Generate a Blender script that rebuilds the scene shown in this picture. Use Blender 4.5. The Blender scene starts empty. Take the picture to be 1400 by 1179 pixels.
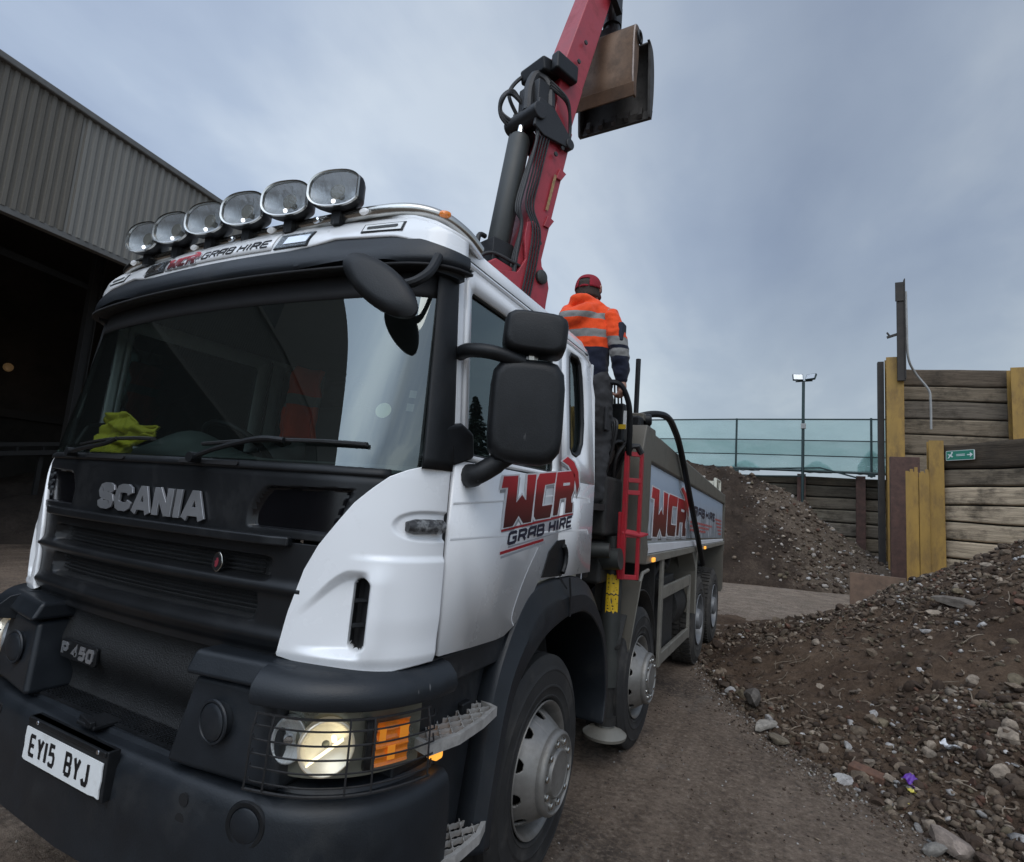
import bpy, bmesh, math, random
import numpy as np
from mathutils import Vector, Matrix, noise as mnoise
SC = bpy.context.scene
COL = SC.collection
rnd = random.Random(7)
V = Vector

# ------------------------------------------------------------------ camera
cd = bpy.data.cameras.new("camera"); cam = bpy.data.objects.new("camera", cd); COL.objects.link(cam)
_yaw, _pit, _rol = -0.4805, 0.1278, 0.0755
_f = V((math.sin(_yaw)*math.cos(_pit), math.cos(_yaw)*math.cos(_pit), math.sin(_pit)))
_r = V((math.cos(_yaw), -math.sin(_yaw), 0)); _u = _r.cross(_f)
_r2 = math.cos(_rol)*_r + math.sin(_rol)*_u; _u2 = -math.sin(_rol)*_r + math.cos(_rol)*_u
_m = Matrix((_r2, _u2, -_f)).transposed().to_4x4(); _m.translation = V((2.3523, -1.2397, 1.8023))
cam.matrix_world = _m
cd.sensor_fit = 'HORIZONTAL'; cd.sensor_width = 36; cd.lens = 36*767.71/1400
cd.clip_start = 0.05; cd.clip_end = 3000
SC.camera = cam

# ------------------------------------------------------------------ light
SUN_EL, SUN_AZ = math.radians(52), math.radians(150)      # azimuth from +Y towards +X: behind the camera, to the right
sd = bpy.data.lights.new("sun", 'SUN'); sun = bpy.data.objects.new("sun", sd); COL.objects.link(sun)
sd.energy = 0.95; sd.angle = math.radians(40); sd.color = (1, 0.96, 0.9)
_sdir = V((math.sin(SUN_AZ)*math.cos(SUN_EL), math.cos(SUN_AZ)*math.cos(SUN_EL), math.sin(SUN_EL)))
sun.rotation_euler = (-_sdir).to_track_quat('-Z', 'Y').to_euler()
sun.location = (10, -10, 30)
SC.view_settings.view_transform = 'Standard'; SC.view_settings.look = 'None'
SC.view_settings.exposure = 0.0; SC.view_settings.gamma = 1.0

class NT:
    """small node-tree writer"""
    def __init__(s, nt): s.t = nt; s.n = nt.nodes; s.l = nt.links
    def add(s, typ, ins=None, **kw):
        n = s.n.new(typ)
        for k, v in kw.items(): setattr(n, k, v)
        for k, v in (ins or {}).items(): s.set(n, k, v)
        return n
    def set(s, n, k, v):
        sock = n.inputs[k]
        if hasattr(v, 'is_output') or isinstance(v, bpy.types.NodeSocket): s.l.new(v, sock)
        else: sock.default_value = v
    def math(s, op, a, b=0.0, c=None):
        n = s.add('ShaderNodeMath', operation=op); s.set(n, 0, a); s.set(n, 1, b)
        if c is not None: s.set(n, 2, c)
        return n.outputs[0]
    def mix(s, f, a, b, blend='MIX'):
        n = s.add('ShaderNodeMix', data_type='RGBA', blend_type=blend)
        s.set(n, 0, f); s.set(n, 6, a); s.set(n, 7, b); return n.outputs[2]
    def noise(s, vec, scale, detail=5, rough=.6, dist=0.0):
        n = s.add('ShaderNodeTexNoise', {'Scale': scale, 'Detail': detail, 'Roughness': rough, 'Distortion': dist})
        if vec is not None: s.l.new(vec, n.inputs['Vector'])
        return n.outputs['Fac']
    def ramp(s, f, stops, interp='LINEAR'):
        n = s.add('ShaderNodeValToRGB'); s.l.new(f, n.inputs[0]); cr = n.color_ramp; cr.interpolation = interp
        while len(cr.elements) < len(stops): cr.elements.new(0.5)
        for e, (p, c) in zip(cr.elements, stops):
            e.position = p; e.color = (c, c, c, 1) if isinstance(c, (int, float)) else (*c[:3], 1)
        return n.outputs[0]
    def mapping(s, vec, scale=(1, 1, 1), loc=(0, 0, 0), rot=(0, 0, 0)):
        n = s.add('ShaderNodeMapping', {'Scale': scale, 'Location': loc, 'Rotation': rot}); s.l.new(vec, n.inputs['Vector']); return n.outputs[0]
def c4(c): return (*c[:3], 1.0)

# ------------------------------------------------------------------ sky
world = bpy.data.worlds.new("World"); SC.world = world; world.use_nodes = True
w = NT(world.node_tree); w.n.clear()
sky = w.add('ShaderNodeTexSky', sky_type='NISHITA'); sky.sun_disc = False
sky.sun_elevation = SUN_EL; sky.sun_rotation = SUN_AZ; sky.air_density = 1.2; sky.dust_density = 2.0
tc = w.add('ShaderNodeTexCoord').outputs['Generated']
sp = w.add('ShaderNodeSeparateXYZ'); w.l.new(tc, sp.inputs[0])
zz = w.math('ADD', w.math('MAXIMUM', sp.outputs[2], 0.0), 0.22)
cb = w.add('ShaderNodeCombineXYZ'); w.set(cb, 0, w.math('DIVIDE', sp.outputs[0], zz)); w.set(cb, 1, w.math('DIVIDE', sp.outputs[1], zz))
cv = w.mapping(cb.outputs[0], scale=(1.0, .6, 1), rot=(0, 0, .5))
n1 = w.noise(cv, 1.0, 5, .5, .5); n2 = w.noise(w.mapping(cv, loc=(7, 3, 0)), 3.2, 6, .6, .4)
cl = w.math('ADD', w.math('MULTIPLY', n1, .82), w.math('MULTIPLY', n2, .18))
tone = w.ramp(cl, [(0.36, (2.25, 2.8, 3.95)), (0.49, (3.4, 4.05, 5.1)), (0.62, (5.7, 6.3, 6.9))])
hz = w.ramp(w.math('MAXIMUM', sp.outputs[2], 0.0), [(0.0, (6.0, 6.9, 7.1)), (0.15, (5.4, 6.3, 6.7)), (0.40, (3.0, 3.75, 4.95)), (1.0, (3.3, 3.8, 4.7))])
over = w.mix(.40, tone, hz)
# thinner cloud towards the hidden sun (behind the camera) lets more light through
dt = w.add('ShaderNodeVectorMath', operation='DOT_PRODUCT'); w.l.new(tc, dt.inputs[0]); dt.inputs[1].default_value = tuple(_sdir)
gl = w.ramp(dt.outputs['Value'], [(0.0, 1.0), (0.45, 1.1), (1.0, 2.3)])
over = w.mix(1.0, over, gl, 'MULTIPLY')
# and the brighter bank of cloud low to the left of the view
d2 = w.add('ShaderNodeVectorMath', operation='DOT_PRODUCT'); w.l.new(tc, d2.inputs[0]); d2.inputs[1].default_value = (-.86, .42, .28)
g2 = w.ramp(d2.outputs['Value'], [(0.5, 1.0), (1.0, 1.5)])
over = w.mix(1.0, over, g2, 'MULTIPLY')
d3 = w.add('ShaderNodeVectorMath', operation='DOT_PRODUCT'); w.l.new(tc, d3.inputs[0]); d3.inputs[1].default_value = (-.55, -.70, .46)      # bright patch added to the unseen sky, whitens the windscreen reflection
g3 = w.ramp(d3.outputs['Value'], [(0.6, 1.0), (0.93, 2.6), (1.0, 3.0)])
over = w.mix(1.0, over, g3, 'MULTIPLY')
fin = w.mix(.9, sky.outputs[0], over)
bg = w.add('ShaderNodeBackground', {'Color': fin, 'Strength': 0.1})
w.l.new(bg.outputs[0], w.add('ShaderNodeOutputWorld').inputs[0])

# ------------------------------------------------------------------ materials
def mat(name, col, rough=.5, metal=0.0, var=.12, scale=5.0, dirt=None, bump=None, coat=0.0, rvar=.15, spec=.5, scratch=None, stretch=(1, 1, 1), emis=None, alpha=None):
    m = bpy.data.materials.new(name); m.use_nodes = True
    t = NT(m.node_tree); p = t.n['Principled BSDF']
    oc = t.add('ShaderNodeTexCoord').outputs['Object']; oc = t.mapping(oc, scale=stretch)
    nz = t.noise(oc, scale, 6, .62)
    lo = [max(0, c*(1-var*1.6)) for c in col]; hi = [min(1, c*(1+var*1.6)) for c in col]
    c = t.ramp(nz, [(.25, lo), (.75, hi)])
    r = t.math('ADD', t.math('MULTIPLY', nz, rvar*2), rough-rvar)
    if dirt:                                             # (colour, amount, scale): worn or soiled patches
        dn = t.noise(oc, dirt[2], 8, .7)
        k = t.ramp(dn, [(.62-.3*dirt[1], 0), (.82-.25*dirt[1], 1)])
        k = t.math('MULTIPLY', k, min(1, .35+dirt[1]*.6))
        c = t.mix(k, c, c4(dirt[0])); r = t.math('ADD', r, t.math('MULTIPLY', k, .25))
    if scratch:                                          # short pale scratches and scuffs
        sn = t.noise(t.mapping(oc, scale=(34, 34, 7), rot=(.3, .2, 0)), 1.0, 3, .5); sm = t.noise(oc, 1.7, 3)
        c = t.mix(t.math('MULTIPLY', t.ramp(sn, [(.745, 0), (.77, .8)]), t.ramp(sm, [(.45, 0), (.6, 1)])), c, c4(scratch))
    t.set(p, 'Base Color', c); t.set(p, 'Roughness', r); p.inputs['Metallic'].default_value = metal
    p.inputs['Specular IOR Level'].default_value = spec
    if coat: p.inputs['Coat Weight'].default_value = coat; p.inputs['Coat Roughness'].default_value = .08
    if bump:
        b = t.add('ShaderNodeBump', {'Strength': bump[0], 'Distance': bump[2] if len(bump) > 2 else .01, 'Height': t.noise(oc, bump[1], 6, .65)})
        t.l.new(b.outputs[0], p.inputs['Normal'])
    if emis: p.inputs['Emission Color'].default_value = c4(emis[0]); p.inputs['Emission Strength'].default_value = emis[1]
    return m
def glassmat(name, tint, trans=.5, ior=1.6, rough=.02, bumpy=None, gcol=(1, 1, 1)):
    m = bpy.data.materials.new(name); m.use_nodes = True
    t = NT(m.node_tree); t.n.clear()
    tr = t.add('ShaderNodeBsdfTransparent', {'Color': c4(tint)})
    df = t.add('ShaderNodeBsdfDiffuse', {'Color': (tint[0]*.05, tint[1]*.05, tint[2]*.05, 1)})
    a = t.add('ShaderNodeMixShader', {0: 1-trans}); t.l.new(tr.outputs[0], a.inputs[1]); t.l.new(df.outputs[0], a.inputs[2])
    gl = t.add('ShaderNodeBsdfGlossy', {'Color': c4(gcol), 'Roughness': rough})
    lw = t.add('ShaderNodeLayerWeight', {'Blend': .5}); r0 = ((ior-1)/(ior+1))**2
    fz = t.math('POWER', lw.outputs['Facing'], 5.0); frs = t.math('ADD', t.math('MULTIPLY', fz, 1-r0), r0)     # Schlick, alike from both sides
    if bumpy:
        b = t.add('ShaderNodeBump', {'Strength': bumpy[0], 'Distance': .01, 'Height': t.noise(t.add('ShaderNodeTexCoord').outputs['Object'], bumpy[1], 2)})
        t.l.new(b.outputs[0], gl.inputs['Normal']); t.l.new(b.outputs[0], lw.inputs['Normal'])
    mx = t.add('ShaderNodeMixShader', {0: frs}); t.l.new(a.outputs[0], mx.inputs[1]); t.l.new(gl.outputs[0], mx.inputs[2])
    t.l.new(mx.outputs[0], t.add('ShaderNodeOutputMaterial').inputs[0])
    return m
MUD = (.12, .10, .08)
m_white = mat('white_paint', (.82, .835, .85), .28, var=.015, scale=1.5, coat=.6, rvar=.06, dirt=((.50, .48, .44), .16, 4.5))
m_cream = mat('cream_paint', (.62, .60, .50), .45, var=.05)
m_blackpl = mat('black_plastic', (.0085, .0095, .011), .46, var=.25, scale=9, rvar=.1, dirt=((.028, .028, .028), .25, 4.0), bump=(.12, 180), spec=.32, scratch=(.10, .10, .10))
m_bumper = mat('bumper_plastic', (.013, .016, .020), .40, var=.2, scale=5, rvar=.12, dirt=((.040, .040, .039), .3, 3.5), bump=(.12, 160), spec=.38, scratch=(.17, .17, .17))
m_hood = mat('satin_black_panel', (.010, .011, .0125), .36, var=.15, scale=5, rvar=.08, dirt=((.028, .028, .028), .2, 5.0), spec=.36)
m_dark = mat('dark_void', (.006, .006, .007), .8, var=.2)
m_gmesh = mat('grille_mesh', (.008, .009, .010), .55, var=.3, bump=(.6, 160, .01))
m_chrome = mat('chrome', (.75, .76, .78), .12, 1.0, var=.04, rvar=.05)
m_steel = mat('polished_steel', (.5, .49, .46), .24, 1.0, var=.1, rvar=.08)
m_silver = mat('silver_letters', (.40, .41, .43), .34, .7, var=.08)
m_alu = mat('wheel_alloy', (.215, .208, .195), .48, .5, var=.15, scale=12, dirt=((.13, .12, .10), .4, 9.0))
m_alu2 = mat('rear_rim_steel', (.20, .205, .21), .5, .3, var=.12, scale=12, dirt=((.14, .13, .11), .3, 8.0))
m_tyre = mat('tyre_rubber', (.016, .016, .016), .75, var=.25, scale=8, dirt=((.075, .068, .06), .4, 6.0), bump=(.15, 120))
m_tread = mat('tread_rubber', (.042, .039, .035), .85, var=.3, scale=14, dirt=((.09, .08, .068), .5, 7.0), bump=(.4, 70))
m_red = mat('crane_red', (.38, .030, .045), .45, var=.2, scale=4, dirt=((.09, .022, .022), .45, 4.0), coat=.15)
m_red2 = mat('bright_red_paint', (.33, .012, .022), .42, var=.12, dirt=((.10, .02, .02), .35, 6.0))
m_cyl = mat('cylinder_grey', (.035, .038, .036), .5, .1, var=.15, dirt=((.07, .07, .06), .3, 6.0))
m_rod = mat('hydraulic_rod', (.8, .8, .8), .15, 1.0, var=.03)
m_hose = mat('hose_rubber', (.012, .012, .013), .5, var=.2, bump=(.3, 90))
m_body = mat('body_steel_paint', (.122, .112, .092), .5, .15, var=.08, scale=3, dirt=((.07, .065, .055), .35, 3.0))
m_guard = mat('guard_grey_paint', (.21, .20, .172), .45, .2, var=.08, scale=4, dirt=((.10, .095, .085), .35, 5.0))
m_chas = mat('chassis_grime', (.016, .0155, .0145), .7, var=.3, scale=6, dirt=((.038, .034, .028), .35, 5.0), bump=(.4, 30))
m_yel = mat('yellow_sticker', (.62, .40, .015), .5, var=.08)
m_blk = mat('black_print', (.008, .008, .010), .5, var=.1)
m_navy = mat('navy_print', (.012, .014, .035), .45, var=.1)
m_plate = mat('number_plate_white', (.78, .80, .80), .35, var=.03, scale=20, dirt=((.4, .38, .33), .2, 9.0))
m_step = mat('step_alloy', (.46, .45, .43), .5, .45, var=.15, scale=14, dirt=((.10, .09, .08), .3, 12.0))
m_amber = mat('amber_lens', (.75, .20, .01), .15, var=.15, scale=40, coat=.5, emis=((1, .28, .02), .05))
m_amberon = mat('amber_lamp_lit', (.9, .35, .03), .25, var=.1, emis=((1, .42, .06), 1.1))
m_led = mat('led_lamp', (.7, .72, .75), .2, var=.1, emis=((1, .98, .92), .12))
m_bulb = mat('bulb_glow', (.9, .85, .7), .3, emis=((1, .86, .58), 1.5))
m_vdark = mat('shadow_black_trim', (.004, .004, .005), .75, var=.2)
m_wind = glassmat('windscreen_glass', (.58, .67, .65), .80, 2.35, .0, gcol=(.92, 1.0, .97))
m_side = glassmat('side_glass', (.50, .58, .57), .75, 2.1, .0, gcol=(.88, 1.0, .99))
m_clear = glassmat('clear_lens', (.93, .95, .95), .97, 1.45, .03, (.35, 60))
m_int = mat('cab_interior', (.018, .020, .021), .7, var=.2)
m_dash = mat('dashboard', (.075, .095, .092), .55, var=.15, bump=(.1, 150))
m_grey = mat('seat_cloth', (.05, .055, .06), .9, var=.2)

# ------------------------------------------------------------------ mesh builder
class B:
    def __init__(s): s.v = []; s.f = []; s.mi = []
    def add(s, vs, fs, mi=0):
        o = len(s.v); s.v += [tuple(p) for p in vs]; s.f += [tuple(i+o for i in f) for f in fs]; s.mi += [mi]*len(fs); return s
    def box(s, x0, x1, y0, y1, z0, z1, M=None, mi=0):
        vs = [V((x, y, z)) for z in (z0, z1) for y in (y0, y1) for x in (x0, x1)]
        if M is not None: vs = [M @ p for p in vs]
        return s.add(vs, [(0, 2, 3, 1), (4, 5, 7, 6), (0, 1, 5, 4), (2, 6, 7, 3), (0, 4, 6, 2), (1, 3, 7, 5)], mi)
    def prism(s, poly, a0, a1, fn, mi=0):
        """poly of (u,v); fn(u,v,a) -> point"""
        n = len(poly)
        vs = [fn(u, v, a0) for u, v in poly]+[fn(u, v, a1) for u, v in poly]
        fs = [tuple(range(n))[::-1], tuple(range(n, 2*n))]+[(i, (i+1) % n, n+(i+1) % n, n+i) for i in range(n)]
        return s.add(vs, fs, mi)
    def beam(s, p, q, wd, hd, up=(0, 0, 1), mi=0, w2=None, h2=None):
        p, q = V(p), V(q); d = (q-p).normalized(); a = d.cross(V(up)).normalized(); b = a.cross(d)
        w2 = w2 or wd; h2 = h2 or hd; vs = []
        for c, ww, hh in ((p, wd, hd), (q, w2, h2)):
            vs += [c+a*i*ww/2+b*j*hh/2 for i, j in ((-1, -1), (1, -1), (1, 1), (-1, 1))]
        return s.add(vs, [(3, 2, 1, 0), (4, 5, 6, 7), (0, 1, 5, 4), (1, 2, 6, 5), (2, 3, 7, 6), (3, 0, 4, 7)], mi)
    def tube(s, pts, r, n=10, caps=True, mi=0, closed=False, flat=1.0):
        pts = [V(p) for p in pts]; m = len(pts); rr = r if isinstance(r, (list, tuple)) else [r]*m
        vs = []; ref = None
        for i, p in enumerate(pts):
            if closed: d = pts[(i+1) % m]-pts[i-1]
            else: d = pts[min(i+1, m-1)]-pts[max(i-1, 0)]
            d = d.normalized()
            if ref is None:
                ref = V((0, 0, 1)) if abs(d.z) < .9 else V((1, 0, 0))
            a = (ref-d*ref.dot(d)).normalized(); ref = a; b = d.cross(a)
            for k in range(n):
                t = 2*math.pi*k/n; vs.append(p+a*math.cos(t)*rr[i]+b*math.sin(t)*rr[i]*flat)
        fs = []
        for i in range(m if closed else m-1):
            j = (i+1) % m
            for k in range(n): fs.append((i*n+k, i*n+(k+1) % n, j*n+(k+1) % n, j*n+k))
        if caps and not closed: fs += [tuple(range(n))[::-1], tuple(range((m-1)*n, m*n))]
        return s.add(vs, fs, mi)
    def lathe(s, prof, M=None, n=32, mi=0, caps=True):
        """prof of (axial, radius), axis +X, then M"""
        vs = []
        for a, r in prof:
            for k in range(n):
                t = 2*math.pi*k/n; p = V((a, r*math.cos(t), r*math.sin(t))); vs.append(M @ p if M is not None else p)
        m = len(prof); fs = [(i*n+k, i*n+(k+1) % n, (i+1)*n+(k+1) % n, (i+1)*n+k) for i in range(m-1) for k in range(n)]
        if caps: fs += [tuple(range(n))[::-1], tuple(range((m-1)*n, m*n))]
        return s.add(vs, fs, mi)
    def grid(s, fn, nu, nv, mi=None, keep=None):
        vs = [fn(i/nu, j/nv) for j in range(nv+1) for i in range(nu+1)]
        o = len(s.v); s.v += [tuple(p) for p in vs]
        for j in range(nv):
            for i in range(nu):
                u, v = (i+.5)/nu, (j+.5)/nv
                if keep and not keep(u, v): continue
                a = o+j*(nu+1)+i; s.f.append((a, a+1, a+nu+2, a+nu+1)); s.mi.append(mi(u, v) if mi else 0)
        return s
    def obj(s, name, m, parent=None, smooth=35, bevel=0, seg=2, solid=0, soff=-1, recalc=True, sub=0):
        me = bpy.data.meshes.new(name); me.from_pydata(s.v, [], s.f)
        for x in (m if isinstance(m, (list, tuple)) else [m]): me.materials.append(x)
        if any(s.mi): me.polygons.foreach_set('material_index', s.mi)
        if recalc:
            bm = bmesh.new(); bm.from_mesh(me); bmesh.ops.remove_doubles(bm, verts=bm.verts, dist=1e-5)
            bmesh.ops.recalc_face_normals(bm, faces=bm.faces); bm.to_mesh(me); bm.free()
        if smooth:
            me.polygons.foreach_set('use_smooth', [True]*len(me.polygons))
            if smooth < 180: me.set_sharp_from_angle(angle=math.radians(smooth))
        o = bpy.data.objects.new(name, me); COL.objects.link(o)
        if solid:
            q = o.modifiers.new('solid', 'SOLIDIFY'); q.thickness = solid; q.offset = soff
        if bevel:
            q = o.modifiers.new('bevel', 'BEVEL'); q.width = bevel; q.segments = seg; q.limit_method = 'ANGLE'; q.angle_limit = math.radians(38); q.harden_normals = True; q.use_clamp_overlap = True
        if sub:
            q = o.modifiers.new('sub', 'SUBSURF'); q.levels = sub; q.render_levels = sub
        if parent: hang(o, parent)
        return o
def base_of(o):
    t = V((0, 0, 0))
    while o: t += o.location; o = o.parent
    return t
def hang(o, parent):
    """parent a mesh whose vertices are in world coordinates"""
    o.parent = parent
    o.location = -base_of(parent)
    return o
def thing(name, label, cat, loc=(0, 0, 0), group=None):
    o = bpy.data.objects.new(name, None); COL.objects.link(o); o.location = loc; o.empty_display_size = .3
    o['label'] = label; o['category'] = cat
    if group: o['group'] = group
    return o
def tag(o, label, cat, group=None, kind=None):
    o['label'] = label; o['category'] = cat
    if group: o['group'] = group
    if kind: o['kind'] = kind
    return o
def recentre(o):
    """put a top-level mesh's origin at its base"""
    co = np.array([v.co for v in o.data.vertices]); c = V(((co[:, 0].min()+co[:, 0].max())/2, (co[:, 1].min()+co[:, 1].max())/2, co[:, 2].min()))
    o.data.transform(Matrix.Translation(-c)); o.location = c; return o

def arc(cx, cy, r, a0, a1, n, ry=None):
    ry = ry or r
    return [(cx+r*math.cos(math.radians(a0+(a1-a0)*i/n)), cy+ry*math.sin(math.radians(a0+(a1-a0)*i/n))) for i in range(n+1)]
def rrect(x0, x1, y0, y1, r, n=5):
    return arc(x1-r, y0+r, r, -90, 0, n)+arc(x1-r, y1-r, r, 0, 90, n)+arc(x0+r, y1-r, r, 90, 180, n)+arc(x0+r, y0+r, r, 180, 270, n)
def smoothpts(pts, n=8):
    """Catmull-Rom through the points"""
    P = [V(p) for p in pts]; out = []
    for i in range(len(P)-1):
        a, b, c, d = P[max(i-1, 0)], P[i], P[i+1], P[min(i+2, len(P)-1)]
        for k in range(n):
            t = k/n; out.append(.5*((2*b)+(c-a)*t+(2*a-5*b+4*c-d)*t*t+(3*b-a-3*c+d)*t**3))
    return out+[P[-1]]
def polyholes(name, outer, holes, fn, m, parent, solid, bevel=0):
    """a flat polygon with holes, mapped by fn(u,v) and thickened"""
    bm = bmesh.new(); es = []
    for loop in [outer]+holes:
        vs = [bm.verts.new((u, v, 0)) for u, v in loop]
        es += [bm.edges.new((vs[i], vs[(i+1) % len(vs)])) for i in range(len(vs))]
    bmesh.ops.triangle_fill(bm, use_beauty=True, use_dissolve=False, edges=es, normal=(0, 0, 1))
    bm.verts.index_update()
    b = B(); b.add([fn(v.co.x, v.co.y) for v in bm.verts], [tuple(v.index for v in f.verts) for f in bm.faces]); bm.free()
    return b.obj(name, m, parent, solid=solid, bevel=bevel)

# ------------------------------------------------------------------ lettering: strokes on a unit cell, one thin slab per stroke
GL = {
 'G': [[(1, .86), (.86, 1), (.14, 1), (0, .86), (0, .14), (.14, 0), (.86, 0), (1, .14), (1, .48), (.55, .48)]],
 'R': [[(0, 0), (0, 1), (.84, 1), (1, .88), (1, .60), (.84, .48), (.06, .48)], [(.55, .47), (1, 0)]],
 'A': [[(0, 0), (0, .82), (.18, 1), (1, 1), (1, 0)], [(.06, .42), (.94, .42)]],
 'B': [[(0, 0), (0, 1), (.82, 1), (.96, .9), (.96, .62), (.82, .52), (.06, .52)], [(.82, .50), (1, .4), (1, .12), (.84, 0), (.06, 0)]],
 'H': [[(0, 0), (0, 1)], [(1, 0), (1, 1)], [(.06, .5), (.94, .5)]],
 'I': [[(.5, 0), (.5, 1)]],
 'E': [[(1, 1), (.1, 1), (0, .9), (0, .1), (.1, 0), (1, 0)], [(.06, .5), (.85, .5)]],
 'Y': [[(0, 1), (.5, .45), (.5, 0)], [(1, 1), (.56, .50)]],
 'J': [[(.9, 1), (.9, .15), (.75, 0), (.2, 0), (0, .2)]],
 '1': [[(.5, 0), (.5, 1)]],
 '5': [[(.95, 1), (.1, 1), (.05, .55), (.75, .6), (.97, .45), (.97, .15), (.8, 0), (.15, 0), (0, .12)]],
 '4': [[(.7, 0), (.7, 1), (.0, .28), (1, .28)]],
 '0': [[(.5, 0), (.15, 0), (0, .18), (0, .82), (.15, 1), (.85, 1), (1, .82), (1, .18), (.85, 0), (.5, 0)]],
 'P': [[(0, 0), (0, 1), (.8, 1), (1, .86), (1, .56), (.8, .42), (.06, .42)]],
 'S': [[(.98, .74), (.90, .93), (.72, 1), (.28, 1), (.08, .92), (.02, .76), (.10, .60), (.30, .53), (.70, .47), (.90, .40), (.98, .24), (.92, .08), (.72, 0), (.28, 0), (.08, .08), (.02, .28)]],
 'C': [[(.98, .70), (.92, .90), (.74, 1), (.30, 1), (.10, .92), (.02, .72), (.02, .28), (.10, .08), (.30, 0), (.74, 0), (.92, .10), (.98, .32)]],
 'V': [[(0, 1), (.5, 0), (1, 1)]],
 'N': [[(0, 0), (0, 1)], [(.07, .93), (.93, .07)], [(1, 0), (1, 1)]],
 'a': [[(0, 0), (.40, .85), (.60, .85), (1, 0)], [(.2, .27), (.8, .27)]],
}
def stroke(b, pts, wd, fn, h0, h1, mi=0):
    P = [V((p[0], p[1], 0)) for p in pts]; n = len(P); L = []; Rr = []
    for i in range(n):
        d0 = (P[i]-P[i-1]).normalized() if i else (P[1]-P[0]).normalized()
        d1 = (P[i+1]-P[i]).normalized() if i < n-1 else d0
        m = (d0+d1).normalized(); nn = V((-m.y, m.x, 0)); k = 1/max(.55, nn.dot(V((-d0.y, d0.x, 0))))
        L.append(P[i]+nn*wd/2*k); Rr.append(P[i]-nn*wd/2*k)
    vs = []; fs = []
    for h in (h0, h1): vs += [fn(p.x, p.y, h) for p in L]+[fn(p.x, p.y, h) for p in Rr]
    o = 2*n
    for i in range(n-1):
        fs += [(i, i+1, n+i+1, n+i), (o+i, o+n+i, o+n+i+1, o+i+1), (i, o+i, o+i+1, i+1), (n+i, n+i+1, o+n+i+1, o+n+i)]
    fs += [(0, n, o+n, o), (n-1, o+n-1, o+2*n-1, 2*n-1)]
    return b.add(vs, fs, mi)
def text(b, s, u0, v0, cw, ch, gap, wd, fn, h0, h1, slant=0.0, mi=0, space=.6, widths={}):
    u = u0; k = 0
    for ch_ in s:
        if ch_ == ' ': u += cw*space+gap; continue
        c = cw*widths.get(ch_, 1.0)
        for st in GL[ch_]:
            pts = [(u+wd/2+x*(c-wd)+slant*(v0+wd/2+y*(ch-wd)-v0), v0+wd/2+y*(ch-wd)) for x, y in st]
            stroke(b, pts, wd, fn, h0, h1+.0004*(k % 5), mi); k += 1
        u += c+gap
    return u
# the haulier's mark: three heavy slanted letters and a claw, in unit coordinates
def _n(l): return [((y-.871)/.922, (z-1.69)/.29-(y-.871)/.922*.10/.29*1.0) for y, z in l]
LOGO_W = _n([(.883, 1.914), (1.017, 1.927), (1.014, 1.804), (1.071, 1.843), (1.118, 1.818), (1.118, 1.887), (1.118, 1.939), (1.21, 1.948), (1.184, 1.723), (1.103, 1.717), (1.05, 1.752), (.996, 1.703), (.913, 1.696), (.919, 1.774), (.931, 1.869), (.871, 1.863)])
LOGO_C = _n([(1.251, 1.955), (1.455, 1.979), (1.441, 1.922), (1.32, 1.905), (1.30, 1.80), (1.427, 1.812), (1.406, 1.747), (1.236, 1.734), (1.215, 1.75), (1.213, 1.782), (1.224, 1.921)])
LOGO_R = _n([(1.472, 1.98), (1.677, 2.004), (1.723, 1.987), (1.721, 1.90), (1.689, 1.864), (1.69, 1.83), (1.715, 1.831), (1.715, 1.779), (1.609, 1.771), (1.616, 1.855), (1.526, 1.845), (1.502, 1.76), (1.446, 1.756), (1.459, 1.903)])
LOGO_H = _n([(1.558, 1.93), (1.651, 1.939), (1.647, 1.924), (1.558, 1.915)])
LOGO_K = [_n([(1.53, 2.045), (1.60, 2.075), (1.70, 2.055), (1.775, 2.005), (1.80, 1.93), (1.77, 1.88), (1.752, 1.93), (1.70, 1.99), (1.62, 2.03)])]
def offset_poly(poly, d):
    n = len(poly); P = [V((p[0], p[1], 0)) for p in poly]
    ar = sum(P[i].x*P[(i+1) % n].y-P[(i+1) % n].x*P[i].y for i in range(n)); sg = 1 if ar > 0 else -1; out = []
    for i in range(n):
        d0 = (P[i]-P[i-1]).normalized(); d1 = (P[(i+1) % n]-P[i]).normalized(); n0 = V((d0.y, -d0.x, 0))*sg; n1 = V((d1.y, -d1.x, 0))*sg
        m = (n0+n1); m = m.normalized() if m.length > 1e-6 else n0
        out.append((P[i].x+m.x*d/max(.5, m.dot(n0)), P[i].y+m.y*d/max(.5, m.dot(n0))))
    return out
m_logo = bpy.data.materials.new('logo_red'); m_logo.use_nodes = True
_t = NT(m_logo.node_tree); _p = _t.n['Principled BSDF']
_at = _t.add('ShaderNodeAttribute', attribute_name='grad')       # printed fade, bright red at the top of the letters to dark red below
_t.set(_p, 'Base Color', _t.ramp(_at.outputs['Fac'], [(0, (.05, .006, .008)), (.45, (.16, .008, .012)), (.60, (.36, .012, .022)), (1, (.55, .018, .035))])); _p.inputs['Roughness'].default_value = .35
m_outline = mat('logo_outline', (.66, .67, .69), .35, var=.04)
m_shadow = mat('logo_shade_print', (.30, .31, .33), .4, var=.05)
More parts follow.
